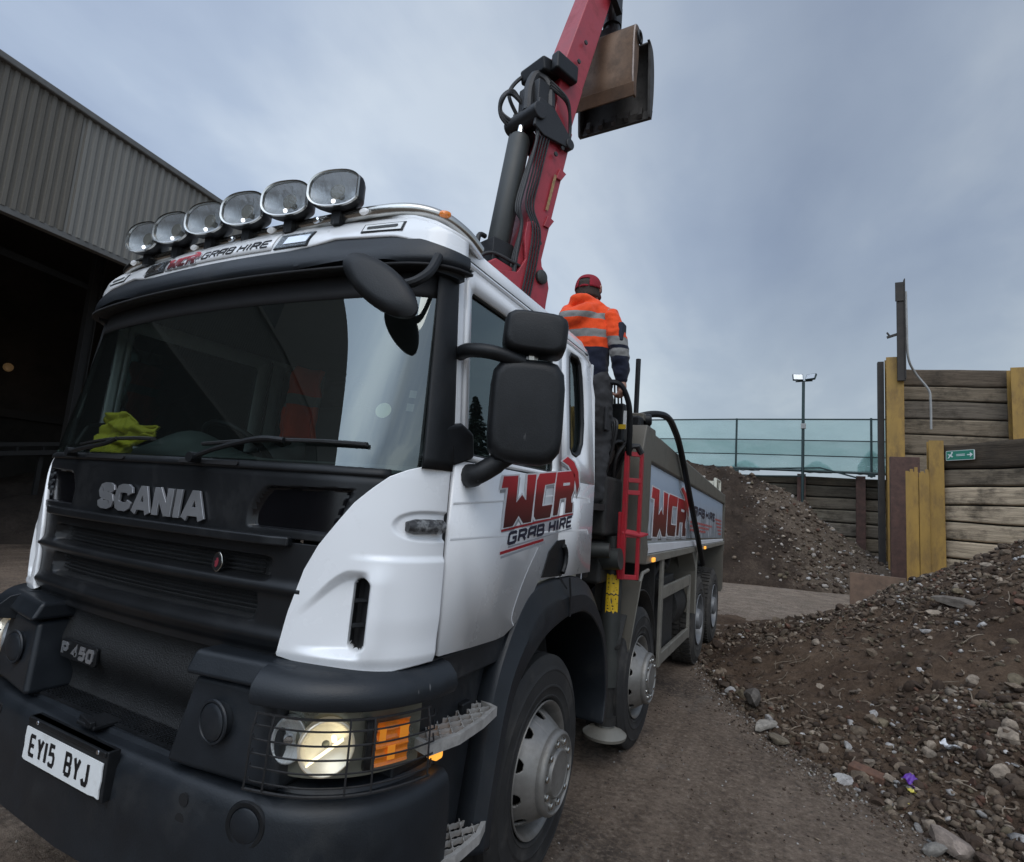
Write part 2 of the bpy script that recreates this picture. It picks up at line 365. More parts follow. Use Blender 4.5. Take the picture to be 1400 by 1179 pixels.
def logo(name, fn, parent, sc):
    """fn(u,v,h) maps unit coordinates to the surface; sc is metres per unit"""
    b = B()
    for k, p in enumerate([LOGO_W, LOGO_C, LOGO_R]+LOGO_K):
        b.prism([(u+.012, v-.05) for u, v in offset_poly(p, .02)], .0004+.0002*k, .0012+.0002*k, fn, 1)
        b.prism(offset_poly(p, .022), .0022+.0002*k, .003+.0002*k, fn, 0)
    o1 = b.obj(name+'_outline', [m_outline, m_shadow], parent, smooth=0)
    b = B()
    for p in [LOGO_W, LOGO_C, LOGO_R]+LOGO_K: b.prism(p, .003, .0055, fn, 0)
    b.prism(LOGO_H, .005, .0068, fn, 1)
    o2 = b.obj(name, [m_logo, m_outline], parent, smooth=0, recalc=True)
    return o1, o2
def grad_attr(o, f):
    a = o.data.attributes.new('grad', 'FLOAT', 'POINT')
    a.data.foreach_set('value', [f(v.co) for v in o.data.vertices])

# ------------------------------------------------------------------ ground
def fbm(x, y, s, o=5): return mnoise.fractal(V((x*s, y*s, 3.1)), 0.9, 2.1, o)
m_ground = bpy.data.materials.new('yard_dirt'); m_ground.use_nodes = True
t = NT(m_ground.node_tree); p = t.n['Principled BSDF']; oc = t.add('ShaderNodeTexCoord').outputs['Object']
big = t.noise(oc, .35, 6, .6); mid = t.noise(oc, 3.0, 9, .75, .5); fine = t.noise(oc, 26, 8, .78); fine2 = t.noise(oc, 160, 3, .6)
trk = t.noise(t.mapping(oc, scale=(3.2, .25, 1), rot=(0, 0, -.08)), 1.6, 6, .65, .5)          # tyre-dragged streaks along the lane
k = t.math('ADD', t.math('MULTIPLY', big, .40), t.math('ADD', t.math('MULTIPLY', mid, .28), t.math('MULTIPLY', trk, .32)))
c = t.ramp(k, [(.38, (.070, .047, .032)), (.47, (.155, .109, .076)), (.57, (.25, .185, .135)), (.68, (.40, .32, .245))])
far = t.add('ShaderNodeSeparateXYZ'); t.l.new(oc, far.inputs[0])
wet = t.ramp(t.noise(t.mapping(oc, loc=(4, 1, 0)), .9, 6, .65), [(.52, 0), (.66, 1)])
c = t.mix(t.math('MULTIPLY', wet, .75), c, (.052, .037, .027, 1))
conc = t.ramp(t.math('MULTIPLY', t.math('SUBTRACT', far.outputs[1], 8.0), .25), [(0, 0), (1, 1)])         # swept concrete further back
c = t.mix(t.math('MULTIPLY', conc, .65), c, t.ramp(mid, [(.3, (.09, .068, .05)), (.50, (.21, .162, .12)), (.72, (.42, .345, .27))]))
c = t.mix(t.ramp(fine, [(.50, 0), (.66, .75)]), c, (.36, .285, .215, 1))
c = t.mix(t.ramp(fine, [(.32, .85), (.48, 0)]), c, (.035, .028, .022, 1))
spk = t.noise(oc, 75, 4, .7)
c = t.mix(t.ramp(spk, [(.66, 0), (.72, .8)]), c, (.34, .31, .27, 1))
dustw = t.ramp(t.noise(t.mapping(oc, loc=(9, 2, 0), scale=(1, .5, 1)), 1.7, 7, .72, .6), [(.60, 0), (.72, .8)])
c = t.mix(t.math('MULTIPLY', dustw, .5), c, (.27, .25, .22, 1))
t.set(p, 'Base Color', c); p.inputs['Roughness'].default_value = .88
hgt = t.math('ADD', t.math('MULTIPLY', mid, .6), t.math('ADD', t.math('MULTIPLY', fine, .35), t.math('MULTIPLY', fine2, .12)))
bu = t.add('ShaderNodeBump', {'Strength': 1.0, 'Distance': .09, 'Height': hgt}); t.l.new(bu.outputs[0], p.inputs['Normal'])
b = B()
def gfn(u, v):
    a = (u-.5)*2; c_ = (v-.5)*2
    x = 12*a+600*a**7; y = 8+14*c_+600*c_**7
    return (x, y, .018*fbm(x, y, .6)-.004 if abs(x) < 40 and abs(y) < 60 else 0)
b.grid(gfn, 160, 160)
o = b.obj('ground', m_ground, None, smooth=180); o['kind'] = 'structure'; o['label'] = 'brown compacted dirt yard scattered with grit'

# ------------------------------------------------------------------ shed on the left
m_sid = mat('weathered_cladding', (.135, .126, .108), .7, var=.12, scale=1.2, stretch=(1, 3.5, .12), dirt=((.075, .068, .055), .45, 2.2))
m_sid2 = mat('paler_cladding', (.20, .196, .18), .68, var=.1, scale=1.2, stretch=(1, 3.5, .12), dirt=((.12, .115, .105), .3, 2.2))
m_sid0 = mat('reflection_dark_cladding', (.032, .030, .026), .75, var=.2, scale=1.2, stretch=(1, 3.5, .12), dirt=((.06, .055, .045), .3, 2.2))  # out-of-view sheets and trim, colour darkened so the windscreen mirrors something dark
m_trim = mat('shed_trim', (.12, .12, .115), .6, var=.12, dirt=((.05, .05, .045), .3, 3.0))
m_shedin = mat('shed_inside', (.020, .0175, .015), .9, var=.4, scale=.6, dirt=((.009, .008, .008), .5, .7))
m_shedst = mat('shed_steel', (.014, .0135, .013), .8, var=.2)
shed = thing('open_shed', 'long open-fronted shed with grey corrugated cladding and a black interior, left of the lorry', 'shed', (-15.5, -4, 0))
SX = -10.5
def stop_(y): return 9.0-.104*(y-2.5) if y > -9.9 else 10.3
def sbot(y): return 6.43-.045*(y-2.9) if y > -10 else 7.01
def cladding(name, y0, y1, m, dx):
    b = B(); pitch = .15; n = int((y1-y0)/pitch); ys = []
    for k in range(n):
        q = y0+k*pitch
        ys += [(q, 0), (q+.055, 0), (q+.075, .035), (q+.13, .035)]
    ys.append((y0+n*pitch, 0))
    vs = []
    for (y, d) in ys:
        vs += [(SX+dx+d, y, sbot(y)), (SX+dx+d, y, stop_(y))]
    b.add(vs, [(2*i, 2*i+2, 2*i+3, 2*i+1) for i in range(len(ys)-1)])
    return b.obj(name, m, shed, smooth=0, solid=.008)
cladding('cladding', 1.0, 4.05, m_sid, 0); o = cladding('cladding', -48, 1.0, m_sid0, -.012); o['label'] = 'cladding nearest the camera, out of view, darkened for the windscreen reflection'
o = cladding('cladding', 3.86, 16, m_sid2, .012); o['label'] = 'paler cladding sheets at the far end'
for y0, y1, m_ in ((-48, -10, m_sid0), (-10, 0, m_sid0), (0, 16, m_trim)):
    b = B(); b.beam((SX-.02, y0, stop_(y0)+.05), (SX-.02, y1, stop_(y1)+.05), .30, .14); b.obj('gutter', m_, shed, bevel=.03)
    b = B(); b.beam((SX-.05, y0, sbot(y0)-.05), (SX-.05, y1, sbot(y1)-.05), .16, .12); b.obj('lintel', m_, shed, bevel=.01)
b = B(); b.box(SX-.06, SX+.03, -48, -8.8, 10.0, 15.3); b.box(-24, SX-.06, -8.9, -8.8, 8.6, 15.3); o = b.obj('added_upper_wall', m_sid0, shed); o['label'] = 'taller dark end bay, unseen, added to darken the windscreen reflection'  # unseen bay added to keep bright sky out of the windscreen reflection
b = B(); b.add([(SX-.2, -48, 10.3), (SX-.2, -10, 10.3), (SX-.2, 16, stop_(16)), (-24, -48, 11), (-24, -10, 11), (-24, 16, 8.9)], [(0, 1, 4, 3), (1, 2, 5, 4)])
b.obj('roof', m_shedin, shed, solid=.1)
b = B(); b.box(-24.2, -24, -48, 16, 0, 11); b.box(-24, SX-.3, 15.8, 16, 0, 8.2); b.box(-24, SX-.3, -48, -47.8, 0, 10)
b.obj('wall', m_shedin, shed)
for y in (-27, -18, -11.5, -3.6, 5.6, 12.5):
    b = B()
    for d0, d1, w0, w1 in ((-.15, -.13, -.15, .15), (.13, .15, -.15, .15), (-.13, .13, -.01, .01)): b.box(SX-2.3+w0*.7, SX-2.3+w1*.7, y+d0*.7, y+d1*.7, 0, sbot(y)+1.5)
    b.obj('column', m_shedst, shed)
b = B()
for z in (2.35, 3.55): b.box(-23.9, -23.6, -48, 15.7, z, z+.3)
for y in (-8, -1, 6, 13): b.box(-23.9, -23.55, y, y+.3, 0, 9)
b.obj('wall_rail', m_shedst, shed)
m_lamp = mat('shed_lamp_glow', (.10, .07, .04), .4, emis=((1, .62, .28), .04))
b = B(); b.lathe([(0, .03), (.02, .16), (.12, .13), (.14, .03)], Matrix.Translation((-23.5, 8.15, 5.35)), 16)
lamp = b.obj('bulkhead_lamp', m_lamp, None); recentre(lamp); tag(lamp, 'small warm bulkhead lamp glowing on the dark back wall of the shed', 'lamp')
ld = bpy.data.lights.new('lamp_light', 'POINT'); ld.energy = 4; ld.color = (1, .6, .3); ld.shadow_soft_size = .1
lo = bpy.data.objects.new('lamp_light', ld); COL.objects.link(lo); lo.parent = lamp; lo.location = (1.3, 0, -.2)

# heaps: a height field with its own noise, and loose stones that follow it
def heap(name, x0, x1, y0, y1, n, hf, m, label):
    b = B(); nx, ny = n
    b.grid(lambda u, v: (x0+u*(x1-x0), y0+v*(y1-y0), hf(x0+u*(x1-x0), y0+v*(y1-y0))), nx, ny)
    o = b.obj(name, m, None, smooth=180); o['kind'] = 'stuff'; o['label'] = label; return o
def sst(a, b_, x): k = min(1, max(0, (x-a)/(b_-a))); return k*k*(3-2*k)
def interp(x, pts):
    if x <= pts[0][0]: return pts[0][1]
    for (a, b_), (c_, d) in zip(pts, pts[1:]):
        if x <= c_: return b_+(d-b_)*(x-a)/(c_-a)
    return pts[-1][1]
def soilmat(name, stops, bumps=1.0, pale=False):
    m = bpy.data.materials.new(name); m.use_nodes = True; t = NT(m.node_tree); p = t.n['Principled BSDF']
    oc = t.add('ShaderNodeTexCoord').outputs['Object']
    a = t.noise(oc, 1.1, 6, .65); d = t.noise(oc, 14, 8, .72); e = t.noise(oc, 70, 5, .7)
    k = t.math('ADD', t.math('MULTIPLY', a, .45), t.math('ADD', t.math('MULTIPLY', d, .35), t.math('MULTIPLY', e, .25)))
    c = t.ramp(k, stops)
    if pale:                                             # paler colour towards higher x and z, broken up by noise
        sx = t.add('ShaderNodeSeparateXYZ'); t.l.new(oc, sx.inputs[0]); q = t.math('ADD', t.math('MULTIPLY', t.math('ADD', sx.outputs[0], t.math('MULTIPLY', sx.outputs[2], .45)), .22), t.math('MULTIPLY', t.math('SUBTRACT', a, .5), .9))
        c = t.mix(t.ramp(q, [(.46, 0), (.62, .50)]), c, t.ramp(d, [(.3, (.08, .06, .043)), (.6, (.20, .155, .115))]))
    t.set(p, 'Base Color', c); p.inputs['Roughness'].default_value = .95; p.inputs['Specular IOR Level'].default_value = .2
    bu = t.add('ShaderNodeBump', {'Strength': bumps, 'Distance': .06, 'Height': t.math('ADD', t.math('MULTIPLY', d, .7), t.math('MULTIPLY', e, .35))})
    t.l.new(bu.outputs[0], p.inputs['Normal']); return m
m_soil = soilmat('dark_soil', [(.34, (.022, .0145, .0095)), (.49, (.076, .049, .032)), (.61, (.14, .095, .063)), (.75, (.26, .195, .135))])
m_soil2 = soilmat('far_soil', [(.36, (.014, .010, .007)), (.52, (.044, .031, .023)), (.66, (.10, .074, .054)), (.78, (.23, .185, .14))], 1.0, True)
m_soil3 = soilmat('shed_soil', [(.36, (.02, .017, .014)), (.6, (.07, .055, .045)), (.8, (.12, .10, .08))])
def h_shed(x, y):
    d = math.hypot((x+17.5)/4.5, (y-7.5)/4.5); return max(-.1, 1.9*(1-d)+.25*fbm(x, y, .7))
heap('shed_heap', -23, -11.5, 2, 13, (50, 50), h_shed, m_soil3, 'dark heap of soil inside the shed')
# dark conveyor standing inside the shed
b = B()
b.beam((-16.8, 3.2, 1.75), (-15.4, 7.4, 2.35), .5, .12); b.beam((-16.8, 3.2, 1.98), (-15.4, 7.4, 2.58), .08, .1)
b.beam((-16.6, 4, 0), (-16.6, 4, 1.8), .1, .1, up=(1, 0, 0)); b.beam((-15.8, 6.4, 0), (-15.8, 6.4, 2.1), .1, .1, up=(1, 0, 0))
for k in range(8): b.beam((-16.75+.17*k, 3.4+.5*k, 1.78+.07*k), (-16.75+.17*k, 3.4+.5*k, 2.0+.07*k), .05, .05, up=(1, 0, 0))
o = b.obj('conveyor', m_shedst, None, smooth=0); recentre(o); tag(o, 'dark conveyor boom half lost in the gloom inside the shed', 'conveyor')

# near heap of soil and rubble, right foreground
TOE = [(.6, 9.5), (1.0, 7.4), (1.22, 6.55), (1.75, 5.1), (2.18, 4.33), (2.63, 3.81), (2.94, 3.5), (3.19, 3.04), (3.6, 2.2), (4.5, .6), (7, -3)]
CRH = [(.9, 0), (1.25, .06), (1.5, .20), (1.94, .34), (2.66, .63), (3.1, .86), (3.45, 1.10), (4.0, 1.38), (4.4, 1.62), (4.7, 1.82), (5.5, 2.15), (8, 2.7)]
def h_near(x, y):
    yt = interp(x, TOE); yc = max(7.6, yt+.5); hc = interp(x, CRH)
    bumps = .085*fbm(x, y, 1.3, 6)+.035*fbm(x+9, y, 5, 4)+.016*fbm(x, y+4, 15, 3)
    if y < yc:
        k = (y-yt)/(yc-yt)
        if k < -.15: return -.12
        z = hc*(.30*max(0, k)**.55+.70*max(0, k)**1.35)
        return z+bumps*min(1, .35+max(0, k)*2)-(.10*min(1, max(0, -k/.12)))
    k = (y-yc)/2.6
    return max(-.12, hc*(1-.25*k-.75*k*k)+bumps*.8)
heap('soil_heap', .6, 8, -2.5, 11, (210, 300), h_near, m_soil, 'near heap of dark soil and rubble')
# far heap behind the lorry
CR2 = [(-6, 3.9), (-1.37, 3.80), (.15, 3.56), (1.34, 3.20), (2.46, 2.50), (3.51, 1.52), (4.5, .95), (5.5, .62), (7, .3)]
def h_far(x, y):
    yt = 16.4+.25*max(0, x); yc = 20.; hc = interp(x, CR2)
    k = (y-yt)/(yc-yt); bumps = .20*fbm(x, y, .8, 6)+.11*fbm(x+5, y, 3, 4)+.06*fbm(x, y+7, 8, 3)
    if k < 0: return -.1+min(0, k)*.5
    if k < 1: return hc*(.35*k**.7+.65*k**1.1)+bumps*min(1, k*3)
    return hc*(1-.1*(k-1))+bumps
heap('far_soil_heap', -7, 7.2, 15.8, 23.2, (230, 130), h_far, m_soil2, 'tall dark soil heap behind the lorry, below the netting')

# loose stones: many convex lumps in one mesh, each with its own colour
def ico(sub):
    bm = bmesh.new(); bmesh.ops.create_icosphere(bm, subdivisions=sub, radius=1); bm.verts.index_update()
    v = np.array([q.co for q in bm.verts]); f = np.array([[x.index for x in q.verts] for q in bm.faces]); bm.free(); return v, f
ICO1, ICO2 = ico(1), ico(2)
nr = np.random.RandomState(5)
m_stone = bpy.data.materials.new('loose_stone'); m_stone.use_nodes = True
t = NT(m_stone.node_tree); p = t.n['Principled BSDF']; at = t.add('ShaderNodeAttribute', attribute_name='tone')
oc = t.add('ShaderNodeTexCoord').outputs['Object']; nz = t.noise(oc, 38, 6, .7); nz2 = t.noise(oc, 7, 5, .6)
c = t.mix(1, at.outputs['Color'], t.ramp(nz, [(.3, .55), (.7, 1.25)]), 'MULTIPLY')
c = t.mix(t.ramp(nz2, [(.45, 0), (.7, .75)]), c, (.045, .034, .027, 1))
t.set(p, 'Base Color', c); p.inputs['Roughness'].default_value = .9; p.inputs['Specular IOR Level'].default_value = .25
bu = t.add('ShaderNodeBump', {'Strength': .6, 'Distance': .01, 'Height': nz}); t.l.new(bu.outputs[0], p.inputs['Normal'])
TONES = [(.060, .040, .028)]*10+[(.112, .080, .056)]*8+[(.18, .138, .10)]*5+[(.30, .245, .19)]*3+[(.12, .062, .042)]*1+[(.13, .105, .07)]*2+[(.44, .42, .40)]
def stones(name, spots, label, big=False, tones=TONES, m=None):
    """spots: (x,y,z,size)"""
    tv, tf = ICO2 if big else ICO1; n = len(tv); N = len(spots)
    VV = np.zeros((N, n, 3)); TC = np.zeros((N, n, 4), np.float32)
    for i, (x, y, z, s) in enumerate(spots):
        v = tv*(1+nr.uniform(-.28, .28, (n, 1)) if not big else 1+.22*np.sin(tv@nr.uniform(-3, 3, 3)+nr.uniform(0, 6))[:, None]+nr.uniform(-.1, .1, (n, 1)))
        # chop by a few planes so that the lump has facets
        for _ in range(3):
            d = nr.normal(size=3); d /= np.linalg.norm(d); q = v@d; cut = nr.uniform(.45, .8); v = v-np.outer(np.maximum(0, q-cut), d)
        v = v*np.array([nr.uniform(.7, 1.35), nr.uniform(.6, 1.1), nr.uniform(.4, .85)])*s
        a, e, g = nr.uniform(0, 6.28), nr.normal(0, .45), nr.normal(0, .45)
        Rz = np.array([[math.cos(a), -math.sin(a), 0], [math.sin(a), math.cos(a), 0], [0, 0, 1]])
        Rx = np.array([[1, 0, 0], [0, math.cos(e), -math.sin(e)], [0, math.sin(e), math.cos(e)]]); Ry = np.array([[math.cos(g), 0, math.sin(g)], [0, 1, 0], [-math.sin(g), 0, math.cos(g)]])
        VV[i] = v@(Rz@Rx@Ry).T+np.array([x, y, z+s*.22])
        c_ = np.array(tones[nr.randint(len(tones))])*nr.uniform(.7, 1.25); TC[i, :, :3] = c_; TC[i, :, 3] = 1
    F = (tf[None]+np.arange(N)[:, None, None]*n).reshape(-1, 3)
    me = bpy.data.meshes.new(name); me.vertices.add(N*n); me.vertices.foreach_set('co', VV.reshape(-1))
    me.loops.add(F.size); me.loops.foreach_set('vertex_index', F.reshape(-1).astype(np.int32)); me.polygons.add(len(F)); me.polygons.foreach_set('loop_start', np.arange(0, F.size, 3, dtype=np.int32))
    me.update(calc_edges=True)
    a = me.attributes.new('tone', 'FLOAT_COLOR', 'POINT'); a.data.foreach_set('color', TC.reshape(-1)); me.materials.append(m or m_stone)
    if big: me.polygons.foreach_set('use_smooth', [True]*len(me.polygons)); me.set_sharp_from_angle(angle=math.radians(30))
    o = bpy.data.objects.new(name, me); COL.objects.link(o)
    if label: o['kind'] = 'stuff'; o['label'] = label
    return o
sp_ = []
while len(sp_) < 22000:                                  # fine rubble all over the near heap, thicker along the toe and on the right
    x = 1.0+5.2*nr.rand()**1.25; y = nr.uniform(1.0, 9.0); yt = interp(x, TOE); k = (y-yt)/(max(7.6, yt+.5)-yt)
    if k < -.06: continue
    dens = .17+1.0*math.exp(-(k/.14)**2)+.9*math.exp(-((k-1.0)/.18)**2)+.9*sst(2.6, 3.6, x)*(1-sst(.35, .6, k))
    dens *= .55+1.1*max(0, fbm(x, y, .9)+.25)
    if nr.rand() > dens*.6: continue
    s = .0055+.030*nr.rand()**4+(.02*nr.rand()**2 if (k < .25 or x > 3) else 0)
    sp_.append((x, y, h_near(x, y), s))
stones('rubble', sp_, 'loose stones and broken rubble over the near heap')
sp_ = []
while len(sp_) < 1050:
    x = 1.2+3.6*nr.rand(); y = nr.uniform(2, 8.6); yt = interp(x, TOE); k = (y-yt)/(max(7.6, yt+.5)-yt)
    if k < -.03 or nr.rand() > .09+1.1*math.exp(-(k/.13)**2)+.5*math.exp(-((k-.95)/.2)**2)+.8*sst(2.8, 3.6, x)*(1-sst(.3, .55, k)): continue
    sp_.append((x, y, h_near(x, y), .026+.045*nr.rand()**3))
stones('cobbles', sp_, 'fist-sized stones and brick lumps lying in the near heap', True)
sp_ = []
while len(sp_) < 3800:
    x = nr.uniform(-3, 6.5); y = nr.uniform(16.2, 20.4); h = h_far(x, y)
    if h < -.05 or nr.rand() > .14+.86*sst(.9, 2.2, x+.45*(h-1)): continue
    sp_.append((x, y, h, .016+.085*nr.rand()**5))
stones('far_rubble', sp_, 'pale stones strewn down the far heap', False, TONES+[(.38, .34, .30)]*5)
sp_ = []
for i in range(5200):                                    # grit on the ground beside the toe and along the lorry
    if i % 2:
        x = nr.uniform(1.0, 3.3); y = interp(x, TOE)-abs(nr.normal(0, .28)); s = .004+.012*nr.rand()**3
    else: x = nr.uniform(-9, 5); y = nr.uniform(-1, 15); s = .005+.012*nr.rand()**4
    if h_near(x, y) > .01 and x > .6: continue
    sp_.append((x, y, .018*fbm(x, y, .6)-.004, s))
for i in range(11000):                                   # fine grit where the camera looks straight down on the yard
    x = nr.uniform(1.15, 3.4) if i % 4 else nr.uniform(-4.5, -1.2); y = nr.uniform(.4, 6.0); s = .0022+.0075*nr.rand()**4
    if (x > .6 and h_near(x, y) > .01) or fbm(x, y, 1.4) < nr.uniform(-.5, .35): continue
    sp_.append((x, y, .018*fbm(x, y, .6)-.004, s))
stones('grit', sp_, 'loose grit and chippings on the ground', False, TONES+[(.36, .34, .31)]*5)
# twigs and roots
b = B()
for i in range(170):
    x = nr.uniform(1.8, 5.2); y = nr.uniform(3.4, 8); z = h_near(x, y)
    if z < .06: continue
    a = nr.uniform(0, 6.28); L = nr.uniform(.05, .22); pts = [(x+math.cos(a)*L*q+nr.normal(0, .008), y+math.sin(a)*L*q, h_near(x+math.cos(a)*L*q, y+math.sin(a)*L*q)+.012+.04*q*nr.rand()) for q in (0, .35, .7, 1)]
    b.tube(smoothpts(pts, 3), nr.uniform(.0015, .005), 5)
m_twig = mat('dry_root', (.19, .15, .11), .9, var=.3, scale=20)
o = b.obj('roots', m_twig, None); o['kind'] = 'stuff'; o['label'] = 'dry roots and twigs sticking out of the near heap'

# single things one can point to at the foot of the heap
def rock(x, y, s, tone, label, z=None, sq=(1, 1, 1), seed=0, name='stone', cat='stone', group=None):
    nr.seed(100+seed)
    o = stones(name, [(0, 0, 0, s)], None, True, [tone]); o.scale = sq; o.location = (x, y, (h_near(x, y) if z is None else z)-s*.12*sq[2]); o.rotation_euler = (0, 0, seed*1.7)
    return tag(o, label, cat, group)
rock(3.14, 3.10, .105, (.27, .22, .185), 'large pale flat stone at the foot of the heap, lower right corner', .05, (1.5, 1, .8), 1)
rock(3.04, 3.02, .065, (.30, .28, .25), 'pale round stone just below the large flat one at the heap foot', .02, (1.1, 1, 1), 2)
rock(3.27, 3.02, .075, (.11, .075, .055), 'dark brown stone right of the large flat pale one', .04, (1.2, 1, 1), 3)
rock(2.64, 3.80, .052, (.62, .60, .57), 'bright white stone on the ground just left of the broken brick', .0, (1.2, 1, .9), 4)
rock(2.20, 4.22, .07, (.20, .165, .12), 'flat ochre stone at the heap foot beside the lane', .03, (1.7, 1, .6), 5)
rock(2.10, 4.42, .085, (.33, .30, .26), 'pale grey slab stone leaning at the edge of the heap', .06, (1.5, .8, .7), 6)
rock(1.72, 5.35, .075, (.46, .44, .42), 'chalky white lump at the heap foot near the rear wheels', .03, (1.2, 1, .9), 7)
rock(1.95, 4.95, .10, (.13, .115, .10), 'grey boulder part buried low in the heap', .12, (1, 1, 1.1), 8)
rock(3.9, 6.6, .13, (.21, .18, .15), 'knotted grey root lump high on the heap', None, (1.9, .8, .55), 9, 'root_lump', 'root')
m_brick = mat('old_brick', (.13, .066, .042), .9, var=.25, scale=25, dirt=((.07, .05, .04), .5, 16.0), bump=(.5, 90))
def brick(x, y, z, L, W_, H_, rz, ry, label):
    b = B(); b.box(-L/2, L/2, -W_/2, W_/2, 0, H_); o = b.obj('brick', m_brick, None, bevel=.008, seg=2)
    for v in o.data.vertices: v.co += V((rnd.uniform(-.007, .007), rnd.uniform(-.007, .007), rnd.uniform(-.004, .004)))
    o.location = (x, y, z); o.rotation_euler = (.12, ry, rz); tag(o, label, 'brick', 'bricks in the heap')
brick(2.80, 3.87, .005, .24, .10, .085, -.45, .05, 'broken orange-brown brick lying on its side at the heap foot')
def crumple(name, x, y, z, sx, sy, m, label, cat, seed, h=.03):
    b = B(); b.grid(lambda u, v: ((u-.5)*sx, (v-.5)*sy*(1-.3*u), h*(.5+mnoise.noise(V((u*2+seed, v*2, seed))))+h*.25*mnoise.noise(V((u*5, v*5+seed, 1)))), 16, 12)
    o = b.obj(name, m, None, smooth=25, solid=.0012); o.location = (x, y, z); o.rotation_euler = (.35, -.1, seed*.9); return tag(o, label, cat)
m_pap = mat('litter_white', (.62, .62, .63), .6, var=.08); m_pur = mat('litter_purple', (.11, .03, .30), .45, var=.2, scale=30)
m_yl = mat('litter_yellow', (.55, .46, .06), .4, var=.35, scale=25, dirt=((.7, .68, .55), .4, 30.0))
crumple('purple_wrapper', 3.02, 3.72, h_near(3.02, 3.72)+.03, .10, .09, m_pur, 'crumpled purple wrapper on the near heap', 'litter', 1.3, .05)
crumple('yellow_scrap', 3.02, 3.64, h_near(3.02, 3.64)+.02, .05, .05, m_yl, 'small yellow scrap under the purple wrapper', 'litter', 2.0, .02)
crumple('white_paper', 3.30, 4.02, h_near(3.3, 4.02)+.04, .10, .09, m_pap, 'crumpled white paper on the heap beside the purple wrapper', 'litter', 2.6, .05)
crumple('yellow_wrapper', 2.98, 3.60, .02, .15, .085, m_yl, 'flattened yellow crisp packet on the ground at the heap foot', 'litter', 5.2, .02)

# ------------------------------------------------------------------ timber bay walls
m_timber = bpy.data.materials.new('old_timber'); m_timber.use_nodes = True
t = NT(m_timber.node_tree); p = t.n['Principled BSDF']; oc = t.add('ShaderNodeTexCoord').outputs['Object']; at = t.add('ShaderNodeAttribute', attribute_name='tone')
gr = t.noise(t.mapping(oc, scale=(.35, .35, 7)), 3.0, 8, .7, .7); bl = t.noise(t.mapping(oc, scale=(.8, .8, 1.4)), 1.3, 7, .7); fi = t.noise(t.mapping(oc, scale=(.6, .6, 9)), 14, 5, .7)
c = t.mix(1, at.outputs['Color'], t.ramp(gr, [(.28, .45), (.5, .95), (.72, 1.35)]), 'MULTIPLY')
c = t.mix(t.ramp(bl, [(.5, 0), (.66, .85)]), c, (.045, .037, .028, 1))
c = t.mix(t.ramp(t.noise(t.mapping(oc, loc=(3, 3, 3)), .9, 7, .75), [(.64, 0), (.74, .7)]), c, (.13, .045, .025, 1))
c = t.mix(t.ramp(t.noise(t.mapping(oc, loc=(8, 1, 5), scale=(1, 1, .8)), 2.4, 8, .8), [(.72, 0), (.78, .8)]), c, (.42, .41, .39, 1))
t.set(p, 'Base Color', c); p.inputs['Roughness'].default_value = .9; p.inputs['Specular IOR Level'].default_value = .2
bu = t.add('ShaderNodeBump', {'Strength': .8, 'Distance': .04, 'Height': t.math('ADD', gr, t.math('MULTIPLY', fi, .5))}); t.l.new(bu.outputs[0], p.inputs['Normal'])
m_cav = mat('gap_backing', (.02, .018, .015), .95)
def timbers(name, A, Bp, zs, tones, parent, thick=.3, wav=.03, seed=0, base=0.):
    """stacked baulks between plan points A and Bp; zs the joints"""
    A, Bp = V((*A, 0)), V((*Bp, 0)); d = (Bp-A); L = d.length; d = d/L; nn = V((d.y, -d.x, 0)); b = B(); tn = []
    for k, (z0, z1) in enumerate(zip(zs, zs[1:])):
        nu, nv = max(10, int(L/.22)), 8; o = len(b.v); off = rnd.uniform(-.02, .03)
        def fn(u, v):
            gap = .018; x = u*L
            lo = z0+gap+wav*mnoise.noise(V((x*.6, k*3.3+seed, 0))); hi = z1-gap+wav*mnoise.noise(V((x*.6, (k+1)*3.3+seed, 0)))
            q = (v-.5)*2; r_ = .009*(1-min(1, (1-abs(q))/.12))**2
            return A+d*x+nn*(off-r_+.016*mnoise.noise(V((x*2, z0*3+v*2.5, seed))))+V((0, 0, lo+(hi-lo)*v))
        b.grid(fn, nu, nv); tn += [tones[k % len(tones)]]*(len(b.v)-o)
    me_o = b.obj(name, m_timber, parent, smooth=30, recalc=False, solid=thick, soff=-1)
    bk_ = B(); bk_.beam(A-nn*(thick*.55)+V((0, 0, zs[-1]*.5-.03)), Bp-nn*(thick*.55)+V((0, 0, zs[-1]*.5-.03)), thick*.6, zs[-1]-.08); bk_.obj('gap_backing', m_cav, parent)  # dark backing added so no sky shines through the joints
    a = me_o.data.attributes.new('tone', 'FLOAT_COLOR', 'POINT'); a.data.foreach_set('color', [q for c_ in tn for q in (*c_, 1)])
    return me_o
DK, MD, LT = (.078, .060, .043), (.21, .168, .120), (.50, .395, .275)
def _sc(zs, m_): return [z*m_ for z in zs]
m_ypost = mat('yellow_post_paint', (.29, .172, .034), .6, var=.15, scale=3, stretch=(1, 1, .4), dirt=((.085, .05, .03), .5, 3.5))
m_rust = mat('rusty_steel', (.085, .046, .036), .85, var=.3, scale=6, dirt=((.05, .035, .03), .4, 9.0), bump=(.4, 40))
m_plank = mat('dark_post', (.035, .030, .026), .8, var=.3)
def hpost(b, x, y, z0, z1, wd, dp, lean=0.):
    for q in ((-wd/2, wd/2, -dp/2, -dp/2+.03), (-wd/2, wd/2, dp/2-.03, dp/2), (-.015, .015, -dp/2+.03, dp/2-.03)): b.box(x+q[0], x+q[1], y+q[2], y+q[3], z0, z1)
